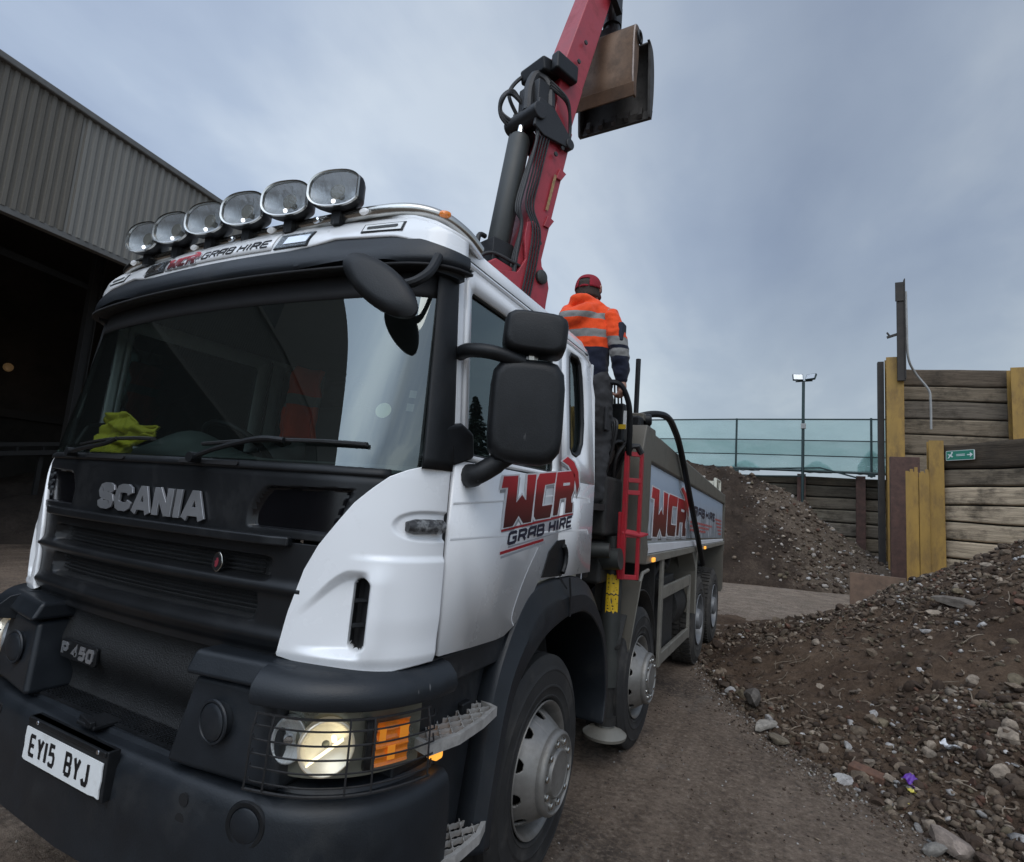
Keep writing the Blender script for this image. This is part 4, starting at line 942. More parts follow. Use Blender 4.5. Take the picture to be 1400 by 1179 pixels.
b = B(); text(b, 'GRAB', -.085, 2.792, .046, .040, .010, .0065, sgnf, .002, .0045, slant=.22); text(b, 'HIRE', .155, 2.792, .046, .040, .010, .0065, sgnf, .002, .0045, slant=.22, widths={'I': .35}); b.obj('roof_lettering', m_blk, rs, smooth=0)
# stainless lamp bar and its little marker lamps
bar = [(s_*x, y, z) for s_, l in ((-1, [(1.13, .66, 2.845), (1.12, .56, 2.875), (1.07, .46, 2.90), (.97, .385, 2.907), (.8, .35, 2.917), (.5, .335, 2.912)]), (1, [(0, .33, 2.912)]+[(.5, .335, 2.912), (.8, .35, 2.917), (.97, .385, 2.917), (1.07, .46, 2.905), (1.12, .56, 2.875), (1.13, .66, 2.845)])) for x, y, z in l]
b = B(); b.tube(smoothpts([(x, y+.02, z+.006) for x, y, z in bar], 6), .025, 12)
lb = b.obj('lamp_bar', m_steel, TR, smooth=60)
for k, x in enumerate((-.80, -.66, -.27, 0, .27, .54, .79)):
    y = .335+.09*max(0, abs(x)-.5)**1.5
    b = B(); b.lathe([(0, .006), (.004, .014), (.012, .013), (.016, .008)], Matrix.Translation((x-.0, y-.004, 2.912)) @ Matrix.Rotation(-math.pi/2, 4, 'Z') @ Matrix.Diagonal((1, 1.6, 1, 1)), 16); b.obj('marker_lamp', m_led if k % 2 == 0 else m_chrome, lb)
for s in (1, -1):
    M_ = Matrix.Translation((s*1.098, .46, 2.905)) @ Matrix.Rotation(-s*.9 if s > 0 else math.pi+.9, 4, 'Z')
    b = B(); b.lathe([(0, .015), (.016, .014), (.022, .008)], M_ @ Matrix.Diagonal((1, 1.6, .8, 1)), 16); mk = b.obj('amber_marker', m_amber, lb)
# spotlights
def spot_outline(r=1.0, n=40):
    out = []
    for i in range(n):
        a = 2*math.pi*i/n; ca, sa = math.cos(a), math.sin(a); x, z = .118*math.copysign(abs(ca)**.78, ca)*1.05, .079*math.copysign(abs(sa)**.86, sa)
        x = max(-.122, min(.110, x)); out.append((x*r, z*r))
    return out
def build_spot(x, first=None):
    y = .30+.05*max(0, abs(x)-.3); rz = .16+.10*x
    loc = V((x, y, 3.010))
    if first:
        o = first.copy(); COL.objects.link(o); o.location = loc-V(TR.location); o.rotation_euler = (0, 0, rz)
        for ch in first.children: c_ = ch.copy(); COL.objects.link(c_); c_.parent = o
        return o
    def ring(r, yy): return [V((u, yy, w_)) for u, w_ in spot_outline(r)]
    def loft(b, rings, cap0=False, cap1=False, mi=0):
        n = len(rings[0]); b.add([p for r in rings for p in r], [(j*n+i, j*n+(i+1) % n, (j+1)*n+(i+1) % n, (j+1)*n+i) for j in range(len(rings)-1) for i in range(n)]+([tuple(range(n))[::-1]] if cap0 else [])+([tuple(range((len(rings)-1)*n, len(rings)*n))] if cap1 else []), mi)
    b = B(); loft(b, [ring(1.0, -.030), ring(1.02, -.02), ring(1.03, .0), ring(1.0, .012), ring(.9, .04), ring(.6, .07), ring(.2, .08)], cap1=True)
    b.box(-.02, .02, .0, .05, -.135, -.08)
    o = b.obj('spotlight', m_blackpl, None, smooth=45); o.parent = TR; o.location = loc-V(TR.location); o.rotation_euler = (0, 0, rz)
    b = B(); loft(b, [ring(1.01, -.028), ring(1.0, -.038), ring(.93, -.036), ring(.92, -.026)]); c_ = b.obj('rim', m_steel, None, smooth=45); c_.parent = o
    b = B(); loft(b, [ring(.92, -.024), ring(.80, -.004), ring(.55, .025), ring(.2, .045)], cap1=True); c_ = b.obj('reflector', m_spotref, None, smooth=60); c_.parent = o
    b = B(); b.tube([(0, .03, -.005), (0, -.005, -.005)], .014, 10); b.lathe([(0, .03), (.004, .034), (.008, .03)], Matrix.Translation((0, 0, 0)) @ Matrix.Rotation(-math.pi/2, 4, 'Z'), 16); b.lathe([(-.006, .006), (0, .010), (.006, .006)], Matrix.Translation((-.01, -.012, -.045)) @ Matrix.Rotation(-math.pi/2, 4, 'Z'), 14, mi=1); c_ = b.obj('bulb', [m_guard, m_spotglow], None); c_.parent = o
    b = B(); b.grid(lambda u, v: V((0, 0, 0)), 1, 1) if False else None
    n = 40; rr = [(.92, -.031), (.6, -.036), (.3, -.0385), (.02, -.039)]; b = B(); loft(b, [ring(r, yy) for r, yy in rr], cap1=True); c_ = b.obj('lens', m_spotlens, None, smooth=180); c_.parent = o
    return o
m_spotref = mat('spot_reflector', (.80, .82, .84), .35, .75, var=.1, scale=10, stretch=(30, 1, 2), bump=(.5, 25, .02))
m_spotglow = mat('spot_pilot', (.9, .9, .9), .3, emis=((1, 1, 1), 2.0))
m_spotlens = glassmat('spot_lens', (.88, .91, .93), .93, 1.5, .05, (.5, 45))
sp0 = build_spot(-.657)
for x in (-.394, -.131, .131, .394, .657): build_spot(x, sp0)

# ---- cab sides: lower skin, doors, windows
RX = Matrix.Diagonal((1, 1, 1, 1))
for s in (1, -1):
    sd_ = lambda u, v, s=s: V((s*sidex(v), u, v))
    loD = [(.504, 1.945), (.504, 1.249), (.73, 1.238), (.93, 1.232)]+[(1.00, 1.236), (1.084, 1.262), (1.172, 1.31), (1.263, 1.375), (1.33, 1.44), (1.545, 1.44), (1.545, 1.945)]
    d1 = polyholes('door', loD[::-1], [], sd_, m_white, TR, .03 if s < 0 else .03)
    d1.modifiers[0].offset = 0
    if s > 0: door = d1
    up = [(.555, 1.952), (1.545, 1.952), (1.545, 2.722), (.60, 2.722), (.555, 2.66)]
    wn = rrect(.585, 1.44, 1.972, 2.632, .03)
    f1 = polyholes('window_frame', up, [wn], sd_, m_white, d1, .028); f1.modifiers[0].offset = 0
    b = B(); b.prism(rrect(.57, 1.455, 1.96, 2.645, .03), -.012, -.008, lambda u, v, h: V((s*(sidex(v)+h), u, v))); b.obj('door_window', m_side, d1, smooth=0)
    b = B(); b.tube([V((s*(sidex(v)-.001), u, v)) for u, v in rrect(.588, 1.437, 1.975, 2.629, .03)], .007, 6, closed=True); b.obj('window_seal', m_hose, d1)
    # strip between the pillar and the door glass, rear quarter with small window
    b = B(); b.grid(lambda u, v: V((s*(sidex(1.93+.80*v)+.004), .502+.05*u, 1.93+.80*v)), 3, 10); b.obj('pillar_cover', m_white, TR, solid=.02)
    rq = [(1.553, 1.436), (2.085, 1.428), (2.085, 1.949), (1.553, 1.949)]; q1 = polyholes('rear_quarter', rq, [], sd_, m_white, TR, .03); q1.modifiers[0].offset = 0
    wr = [(1.672, 2.13), (1.70, 2.105), (1.76, 2.095), (1.83, 2.12), (1.875, 2.18), (1.895, 2.30), (1.888, 2.45), (1.87, 2.58), (1.845, 2.66), (1.80, 2.685), (1.69, 2.678), (1.665, 2.65)]
    rq2 = [(1.553, 1.951), (2.085, 1.951), (2.065, 2.55), (2.02, 2.70), (1.98, 2.722), (1.553, 2.722)]; q2 = polyholes('rear_pillar', rq2, [wr], sd_, m_white, q1, .028); q2.modifiers[0].offset = 0
    b = B(); b.prism(wr, -.016, -.012, lambda u, v, h: V((s*(sidex(v)+h), u, v))); b.obj('quarter_window', m_side, q1, smooth=0)
    b = B(); b.tube([V((s*(sidex(v)+.002), u, v)) for u, v in wr], .016, 8, closed=True); b.obj('quarter_seal', m_blackpl, q1)
    b = B(); b.tube([(s*1.19, 2.088, 1.43), (s*1.19, 2.09, 1.95), (s*1.165, 2.075, 2.50), (s*1.14, 2.02, 2.70), (s*1.13, 1.95, 2.74)], .028, 10); b.obj('rear_corner', m_white, q1)
    # door lines, handle
    b = B(); b.tube([V((s*(sidex(v)-.012), u, v)) for u, v in ((1.549, 1.44), (1.549, 2.7))], .008, 6); b.obj('door_gap', m_dark, d1); b = B(); b.tube([(s*1.199, .493, 1.24), (s*1.199, .493, 1.93)], .011, 6); b.obj('door_gap', m_dark, d1)
    hd = [(1.352, 1.452), (1.625, 1.440), (1.655, 1.56), (1.640, 1.632), (1.53, 1.628), (1.43, 1.578)]
    b = B(); b.prism(hd, .012, .020, lambda u, v, h: V((s*(1.205+h), u, v))); h1 = b.obj('door_handle', m_blackpl, d1, smooth=0, bevel=.006)
    b = B(); b.tube(smoothpts([V((s*1.235, u, v)) for u, v in ((1.60, 1.60), (1.635, 1.56), (1.63, 1.50), (1.60, 1.46))], 5), .014, 8); b.obj('handle_pull', m_blackpl, h1)
# pressed lines along the door
b = B()
for z0, z1, r_ in ((1.785, 1.862, .0205), (1.655, 1.675, .0205)):
    b.tube([(1.2015, .51, z0), (1.2015, 1.0, z0+(z1-z0)*.4), (1.2015, 1.5, z1)], r_, 8, flat=1)
    b.tube([(1.2015, 1.57, z1), (1.2015, 2.0, z1+.004), (1.2015, 2.02, z1-.02)], r_, 8)
b.tube(smoothpts([(1.2015, 1.30, 1.60), (1.2015, 1.18, 1.48), (1.2015, 1.09, 1.36), (1.2015, 1.065, 1.30), (1.2015, 1.09, 1.265)], 6), .0195, 8)
b.obj('pressed_line', m_white, door, smooth=80)
# haulier's mark on the door
def dlf(u, v, h): return V((1.2206+h, .871+.922*u, 1.69+.29*(v+u*.10/.29)))
for o in logo('door_mark', dlf, door, .922):
    if 'outline' not in o.name: grad_attr(o, lambda c: (c.z-1.69-(c.y-.871)*.108)/.265)
def dtf(u, v, h): return V((1.2206+h, u, v+.105*(u-.95)))
b = B(); text(b, 'GRAB', .962, 1.618, .082, .058, .018, .013, dtf, .0015, .004, slant=.2); b.obj('door_lettering', m_navy, door, smooth=0); b = B(); text(b, 'HIRE', 1.405, 1.618, .078, .062, .018, .013, dtf, .0015, .004, slant=.2, widths={'I': .3}); b.obj('door_lettering', m_navy, door, smooth=0)
b = B()
for z0, w_, u0, u1 in ((1.684, .010, .90, 1.73), (1.588, .012, .905, 1.35)): b.prism([(u0, z0), (u1, z0), (u1, z0+w_), (u0, z0+w_)], .001, .003, dtf)
b.obj('red_line', m_red2, door, smooth=0)
b = B(); b.prism([(.915, 1.57), (1.37, 1.575), (1.37, 1.583), (.915, 1.580)], .0006, .0012, dtf); b.prism([(.975, 1.606), (1.73, 1.606), (1.735, 1.612), (.975, 1.613)], .0006, .0012, dtf); b.obj('print_shade', m_shadow, door, smooth=0)

# ---- cab shell inside: floor, back wall, dash, wheel, seats
b = B(); b.box(-1.16, 1.16, 2.09, 2.115, 1.25, 2.72); b.obj('rear_wall', m_white, TR)
b = B(); b.box(-1.15, 1.15, 2.055, 2.08, 1.25, 2.72); b.box(-1.15, 1.15, .58, 2.05, 1.28, 1.32); b.obj('cab_lining', m_int, TR)
b = B(); b.box(-1.10, 1.10, .50, 2.05, 2.71, 2.73); b.obj('headlining', m_int, TR)
for s in (1, -1): b = B(); b.box(min(s*1.165, s*1.18), max(s*1.165, s*1.18), .53, 2.04, 1.34, 1.93); b.obj('door_lining', m_int, TR)
b = B()
def dash(u, v):
    x = -1.1+2.2*u; f_ = skin(tx(max(-1.12, min(1.12, x))), 1.88, -.03); y = f_.y+.62*v
    bump = .13*math.exp(-((x+.45)/.30)**2)*math.exp(-((v-.62)/.28)**2)
    return V((x*.985, y, 1.872+.05*math.sin(v*2.2)+bump-.5*max(0, v-.85)))
b.grid(dash, 60, 20); b.obj('dashboard', m_dash, TR, smooth=60)
b = B(); b.tube([V((-.45, .86, 1.96))+Matrix.Rotation(-.75, 3, 'X') @ V((.23*math.cos(a), .23*math.sin(a), 0)) for a in np.linspace(0, 2*math.pi, 33)[:-1]], .017, 8, closed=True); b.tube([(-.45, .86, 1.96), (-.45, .70, 1.75)], .04, 10); b.beam((-.66, .86, 1.96), (-.24, .86, 1.96), .04, .03); b.obj('steering_wheel', m_blackpl, TR)
for x in (-.55, .55):
    b = B(); b.box(x-.27, x+.27, 1.15, 1.65, 1.55, 1.78); b.box(x-.26, x+.26, 1.62, 1.78, 1.78, 2.38); b.box(x-.15, x+.15, 1.66, 1.76, 2.40, 2.58); b.obj('seat', m_grey, TR, bevel=.05, seg=3)

# ---- bumper: swept section round the front
BP = [(0, .0), (.5, .022), (.75, .045), (.97, .10), (1.08, .165), (1.16, .25), (1.215, .36), (1.245, .48), (1.25, .60)]
_bp = smoothpts([(x, y, 0) for x, y in BP], 6); _bp = [(-q.x, q.y) for q in _bp[:0:-1]]+[(q.x, q.y) for q in _bp]
def bsec(sec, name, m, pts=_bp, smooth=45, cap=True, bevel=0):
    """sweep a section of (inset, z) along the bumper line"""
    P = [V((x, y, 0)) for x, y in pts]; b = B(); vs = []; n = len(sec)
    for i, p in enumerate(P):
        d = (P[min(i+1, len(P)-1)]-P[max(i-1, 0)]).normalized(); nn = V((d.y, -d.x, 0))
        vs += [p-nn*a+V((0, 0, z)) for a, z in sec]
    fs = [(i*n+k, (i+1)*n+k, (i+1)*n+(k+1) % n, i*n+(k+1) % n) for i in range(len(P)-1) for k in range(n)]
    if cap: fs += [tuple(range(n))[::-1], tuple(range((len(P)-1)*n, len(P)*n))]
    b.add(vs, fs); return b.obj(name, m, TR, smooth=smooth, bevel=bevel)
def bline(x0, x1): return [p for p in _bp if x0-1e-6 <= p[0] <= x1+1e-6]
def bat(x, g=0., z=0.):
    for (a, ya), (c_, yc) in zip(_bp, _bp[1:]):
        if a <= x <= c_ and c_ > a: 
            y = ya+(yc-ya)*(x-a)/(c_-a); d = V((c_-a, yc-ya, 0)).normalized(); return V((x+d.y*g, y-d.x*g, z))
    return V((x, .6, z))
bp = bsec([(.09, .40), (.0, .47), (-.004, .62), (-.006, .70), (.0, .80), (.010, .828), (.030, .846), (.045, .848), (.075, .850), (.085, .864), (.14, .868), (.30, .868), (.32, .40)], 'bumper', m_bumper, smooth=50)
# upper corner caps above the lamps, the pods beside the step
for s in (1, -1):
    pts = [p for p in _bp if (p[0]*s) > .79 and p[1] < .58]
    P2 = [(s*.56, .035)]*0+pts
    bsec([(.05, 1.115), (-.012, 1.125), (-.022, 1.15), (-.014, 1.185), (.02, 1.218), (.10, 1.238), (.22, 1.24), (.22, 1.115)], 'lamp_hood', m_bumper, P2, bevel=.004)
    # pod
    b = B(); x0, x1 = sorted((s*.475, s*.925)); xt0, xt1 = sorted((s*.53, s*.895))
    def pod(u, v):
        return V((0, 0, 0))
    y_ = lambda x: bat(x).y+.018
    lo = [(x0, y_(x0)), (x1, y_(x1)), (x1, .23), (x0, .23)]; hi = [(xt0, y_(xt0)+.03), (xt1, y_(xt1)+.03), (xt1, .23), (xt0, .23)]
    b.add([V((*p, .866)) for p in lo]+[V((*p, 1.150)) for p in hi], [(3, 2, 1, 0), (4, 5, 6, 7), (0, 1, 5, 4), (1, 2, 6, 5), (2, 3, 7, 6), (3, 0, 4, 7)])
    pd = b.obj('bumper_pod', m_bumper, TR, bevel=.022, seg=3)
    b = B(); hx0, hx1 = sorted((s*.515, s*.925))
    cap_ = [(hx0, y_(hx0)-.008), (hx1, y_(hx1)-.008), (hx1, .25), (hx0, .25)]
    b.add([V((*p, 1.158)) for p in cap_]+[V((p[0], p[1]+(.035 if i < 2 else 0), 1.232)) for i, p in enumerate(cap_)], [(3, 2, 1, 0), (4, 5, 6, 7), (0, 1, 5, 4), (1, 2, 6, 5), (2, 3, 7, 6), (3, 0, 4, 7)])
    b.obj('pod_cap', m_bumper, pd, bevel=.018, seg=3)
    b = B(); q = V((s*.665, y_(s*.665)+.010, 1.03)); Mx = Matrix.Translation(q) @ Matrix.Rotation(-math.pi/2, 4, 'Z') @ Matrix.Rotation(.10, 4, 'Y') if False else Matrix.Translation(q) @ Matrix.Rotation(-math.pi/2-s*.06, 4, 'Z')
    b.lathe([(-.03, .058), (.006, .058), (.010, .052), (.012, .045), (.013, .01)], Mx, 28); b.obj('pod_blank', m_bumper, pd)
    b = B(); b.tube([q+V((.064*math.cos(a), -.002, .064*math.sin(a))) for a in np.linspace(0, 6.283, 29)[:-1]], .006, 6, closed=True); b.obj('blank_rim', m_bumper, pd)
    # round blank and holes low on the bumper
    q = bat(s*.862, .001, .775); d_ = bat(s*.88)-bat(s*.84); ang = math.atan2(d_.y, d_.x)-math.pi/2; Mb = Matrix.Translation(q) @ Matrix.Rotation(ang, 4, 'Z')
    b = B(); b.lathe([(-.02, .050), (.003, .050), (.006, .045), (.007, .01)], Mb, 28); bb_ = b.obj('bumper_blank', m_bumper, bp); b = B(); b.lathe([(-.004, .052), (.002, .053), (.0035, .060), (.003, .066), (-.004, .070)], Mb, 32, caps=False); b.obj('blank_rim', m_blackpl, bb_)
    for xx, zz_ in ((.62, .795), (.615, .735), (1.222, .70)):
        q = bat(s*xx, .001, zz_); d_ = bat(s*xx+.02)-bat(s*xx-.02); Mb = Matrix.Translation(q) @ Matrix.Rotation(math.atan2(d_.y, d_.x)-math.pi/2, 4, 'Z')
        b = B(); b.lathe([(-.03, .014), (.0005, .020), (.003, .020), (.0032, .012)], Mb, 16); b.obj('bumper_hole', m_dark, bp)
# anti-slip tread on the bumper step
b = B(); b.box(-.50, .50, .10, .262, .864, .872)
for k in range(13):
    for j in range(60):
        x = -.485+.97*j/59; y = .115+.135*k/12+(.004 if j % 2 else 0); b.box(x-.0055, x+.0055, y-.003, y+.003, .872, .8765)
st = b.obj('bumper_step', m_blackpl, TR, smooth=0)
b = B()
for x in (-.33, -.13, .16, .36): b.lathe([(0, .010), (.006, .009), (.008, .003)], Matrix.Translation((x, .25, .872)) @ Matrix.Rotation(-math.pi/2, 4, 'Y'), 10)
b.obj('step_bolt', m_chrome, st)
b = B(); b.box(-.05, .07, .03, .13, .866, .880); b.beam((-.07, .06, .88), (.06, .03, .886), .02, .02); b.obj('tow_flap', m_blackpl, st, bevel=.004)
# number plate on its carrier
b = B(); b.box(-.268, .272, -.022, .02, .700, .862); b.box(-.26, .265, -.028, .01, .845, .862); npl = b.obj('plate_carrier', m_blackpl, TR, bevel=.004)
nf = lambda u, v, h: V((u, -.024-h, v))
b = B(); b.prism([(-.26, .716), (-.245, .711), (.20, .712), (.235, .716), (.26, .713), (.257, .74), (.262, .77), (.259, .80), (.26, .826), (-.258, .827), (-.261, .79), (-.257, .76)], 0, .004, nf); pl_ = b.obj('number_plate', m_plate, npl, smooth=0)
b = B(); u = text(b, 'EY15', -.222, .7305, .046, .079, .0115, .0135, nf, .0042, .005, widths={'1': .30}); b.obj('plate_lettering', m_blk, npl, smooth=0); b = B(); text(b, 'BYJ', .030, .7305, .046, .079, .0115, .0135, nf, .0042, .005); b.obj('plate_lettering', m_blk, npl, smooth=0)
b = B()
for x in (-.19, .22): b.lathe([(0, .008), (.004, .007)], Matrix.Translation((x, -.026, .853)) @ Matrix.Rotation(-math.pi/2, 4, 'Z'), 10)
b.obj('plate_screw', m_chrome, npl)

# ---- headlamps
m_lampbox = mat('lamp_inner', (.30, .31, .26), .3, .75, var=.15)
for s in (1, -1):
    hl = [p for p in bline(-1.25, 1.25) if .86 < p[0]*s and p[1] < .50]
    o = bsec([(.07, .90), (.07, 1.12), (.12, 1.12), (.12, .90)], 'headlamp', m_lampbox, hl, smooth=60)
    b = B(); b.grid(lambda u, v: bat(s*(.89+.345*u), -.022-.004*math.sin(v*math.pi)-.03*max(0, .12-u), .925+.155*v), 40, 6)
    b.obj('lamp_glass', m_clear, o, smooth=180, recalc=False)
    def bowl(x, z, r, g, tilt, m, n=28, mm=None):
        q = bat(s*x, g, z); d_ = bat(s*x+.02)-bat(s*x-.02); Mh = Matrix.Translation(q) @ Matrix.Rotation(math.atan2(d_.y, d_.x)-math.pi/2+tilt*s, 4, 'Z')
        return q, Mh
    q, Mh = bowl(.945, 1.015, .05, -.045, .35, None); b = B(); b.lathe([(-.05, .012), (-.045, .03), (-.02, .046), (.0, .052), (.004, .055), (.0, .058), (-.05, .058)], Mh @ Matrix.Diagonal((.42, .9, 1.25, 1)), 28, caps=False); rfl = b.obj('side_reflector', m_spotref, o)
    b = B(); b.lathe([(-.02, .016), (-.005, .02), (.004, .014), (.006, .004)], Mh, 16); b.obj('small_lamp', m_chrome, rfl)
    q, Mh = bowl(1.068, 1.005, .08, -.030, .20, None); b = B(); b.lathe([(-.075, .012), (-.07, .03), (-.045, .055), (-.015, .072), (.0, .078), (.004, .082), (.0, .086), (-.06, .086)], Mh @ Matrix.Diagonal((.48, 1, 1, 1)), 36, caps=False); rf2 = b.obj('reflector', m_warmref, o) if 'm_warmref' in globals() else None
    if rf2 is None:
        m_warmref = mat('warm_reflector', (.85, .80, .68), .45, .8, var=.05, rvar=.04, emis=((1, .80, .52), .10)); rf2 = b.obj('reflector', m_warmref, o)
    b = B(); b.lathe([(-.034, .008), (-.012, .009), (-.009, .004)], Mh @ Matrix.Translation((0, .022*s, .02)), 12); b.beam(Mh @ V((-.012, -.055, -.05)), Mh @ V((-.012, .05, .02)), .018, .004); b.obj('bulb', m_bulb, rf2)
    # flutes in the lens of the main lamp
    pts = [p for p in _bp if 1.075 < p[0]*s < 1.105]
    b = B(); b.grid(lambda u, v: bat(s*(1.158+.014*u), -.036, .925+.155*v), 4, 3); b.obj('lamp_divider', m_blackpl, o, solid=.03)
    b = B(); b.grid(lambda u, v: bat(s*(1.178+.049*u), -.034-.006*abs(math.sin(v*math.pi*5)), .935+.135*v), 10, 40, mi=None); b.obj('indicator', m_amber, o, smooth=60, recalc=False)
    b = B()
    for i in range(3):
        for j in range(2):
            if (i+j) % 2 == 0: continue
            b.grid(lambda u, v: bat(s*(1.181+.016*i+.012*u), -.031, .95+.06*j+.045*v), 2, 2)
    b.obj('indicator_facet', mat('amber_facet', (.8, .26, .02), .2, var=.1, emis=((1, .33, .03), .30)), o, recalc=False)
    # wire stone guard
    gd = B(); wr_ = .0032
    for z, dg in ((.905, .055), (.948, .060), (.988, .062), (1.028, .060), (1.068, .056)):
        gd.tube([bat(s*.845, -.01, z)]+[bat(s*x, dg-.05, z) for x in np.linspace(.86, 1.243, 24)]+[bat(s*1.248, -.03, z)], wr_, 6)
    gd.tube([bat(s*x, .02, .888-.0*x) for x in np.linspace(.85, 1.24, 24)], .005, 6)
    gd.tube([bat(s*x, .0, 1.10) for x in np.linspace(.86, 1.24, 24)], .0045, 6)
    for x in (.855, .915, 1.118, 1.165, 1.238): gd.tube([bat(s*x, .0, 1.102), bat(s*x, .016, 1.05), bat(s*x, .018, .97), bat(s*x, .022, .888), bat(s*x, -.03, .866)], wr_*1.1, 6)
    go = gd.obj('lamp_guard', m_hose, o)

# ---- step well, cab steps, arch
m_well = mat('step_well_plastic', (.012, .014, .017), .5, var=.3, scale=7, dirt=((.06, .058, .055), .3, 5.0))
for s in (1, -1):
    xs = lambda a, c_: sorted((s*a, s*c_))
    b = B(); b.prism([(.40, .42), (.40, 1.235), (1.02, 1.225), (1.01, 1.12), (.93, .90), (.90, .60), (.90, .42)], 1.02, 1.145, lambda u, v, h: V((s*h, u, v))); wl = b.obj('step_well', m_well, TR, bevel=.01)
    # sill under the door
    b = B(); b.prism([(.50, 1.12), (.50, 1.236), (.92, 1.224), (1.08, 1.250), (1.05, 1.12)], 1.14, 1.196, lambda u, v, h: V((s*h, u, v))); b.obj('sill', m_well, wl, bevel=.012)
    b = B(); b.box(*xs(1.10, 1.17), .79, .86, .90, 1.0); b.obj('step_socket', m_blackpl, wl, bevel=.008)
    def cabstep(z, poly, name='cab_step'):
        b = B(); n = len(poly); inn = offset_poly(poly, -.018)
        for i in range(n):
            a, c_ = poly[i], poly[(i+1) % n]; a2, c2 = inn[i], inn[(i+1) % n]
            b.add([V((s*p[0], p[1], z_)) for z_ in (z-.036, z) for p in (a, c_, c2, a2)], [(0, 1, 2, 3), (7, 6, 5, 4), (0, 4, 5, 1), (1, 5, 6, 2), (2, 6, 7, 3), (3, 7, 4, 0)])
        # crossed bars with a toothed top edge, clipped to the outline
        def inside(x, y):
            c = False
            for i in range(n):
                (x0, y0), (x1, y1) = inn[i], inn[(i+1) % n]
                if (y0 > y) != (y1 > y) and x < (x1-x0)*(y-y0)/(y1-y0)+x0: c = not c
            return c
        for dx, dy in ((.5, .866), (-.64, .77)):
            for k in range(-14, 15):
                off = k*.046; pts = [(1.18+dy*off+dx*t, .75-dx*off+dy*t) for t in np.arange(-.45, .45, .012)]
                run = []
                for q in pts+[(9, 9)]:
                    if inside(*q): run.append(q)
                    else:
                        if len(run) > 1:
                            for i, (a, c_) in enumerate(zip(run, run[1:])):
                                b.beam((s*a[0], a[1], z-.012-(.002 if i % 2 else 0)), (s*c_[0], c_[1], z-.012-(.002 if i % 2 else 0)), .004, .020)
                        run = []
        return b.obj(name, m_step, TR, smooth=0)
    cabstep(.975, [(1.085, .50), (1.245, .45), (1.28, .60), (1.275, .78), (1.255, .92), (1.15, .965), (1.085, .94)])
    cabstep(.555, [(1.05, .50), (1.22, .50), (1.275, .64), (1.282, .80), (1.25, .915), (1.16, .97), (1.05, .96)])
    b = B(); b.box(*xs(1.17, 1.215), .555, .60, .878, .925); b.obj('side_marker', m_amberon, TR, bevel=.008)
    # arch
    ao = smoothpts([(.83, .44, 0), (.86, .62, 0), (.94, .98, 0), (1.05, 1.20, 0), (1.22, 1.375, 0), (1.40, 1.42, 0), (1.65, 1.43, 0), (1.95, 1.40, 0), (2.19, 1.27, 0), (2.40, 1.0, 0), (2.50, .68, 0), (2.46, .48, 0)], 6)
    ai = smoothpts([(.93, .44, 0), (.95, .62, 0), (1.04, .92, 0), (1.15, 1.06, 0), (1.36, 1.17, 0), (1.55, 1.215, 0), (1.72, 1.232, 0), (1.93, 1.22, 0), (2.12, 1.14, 0), (2.30, .98, 0), (2.40, .68, 0), (2.37, .48, 0)], 6)
    b = B(); n = len(ao); vs = []
    for po, pi in zip(ao, ai):
        mid = (po*.45+pi*.55)
        L_ = lambda k: (po.x*(1-k)+pi.x*k, po.y*(1-k)+pi.y*k); vs += [V((s*1.135, *L_(0))), V((s*1.208, *L_(0))), V((s*1.222, *L_(.04))), V((s*1.252, *L_(.42))), V((s*1.260, *L_(.50))), V((s*1.262, *L_(.96))), V((s*1.256, *L_(1)))]+[V((s*.86, *L_(1)))]
    m7 = 8; b.add(vs, [(i*m7+k, i*m7+k+1, (i+1)*m7+k+1, (i+1)*m7+k) for i in range(n-1) for k in range(m7-1)]); b.obj('wheel_arch', m_bumper, TR, smooth=24, solid=.012)
    b = B(); b.box(*xs(.82, .85), .9, 2.4, .5, 1.25); b.obj('inner_wing', m_chas, TR)
    b = B(); b.tube([(s*1.263, 1.64, 1.435), (s*1.268, 1.66, 1.33), (s*1.264, 1.67, 1.23)], .006, 6); b.tube([(s*1.21, 1.60, 1.44), (s*1.235, 1.66, 1.37)], .012, 6); b.obj('arch_joint', m_dark, TR)
    b = B(); b.prism([(1.32, 1.40), (1.35, 1.452), (1.95, 1.455), (1.94, 1.39)], 1.10, 1.19, lambda u, v, h: V((s*h, u, v))); b.obj('wing_top', m_cream, TR, bevel=.015)

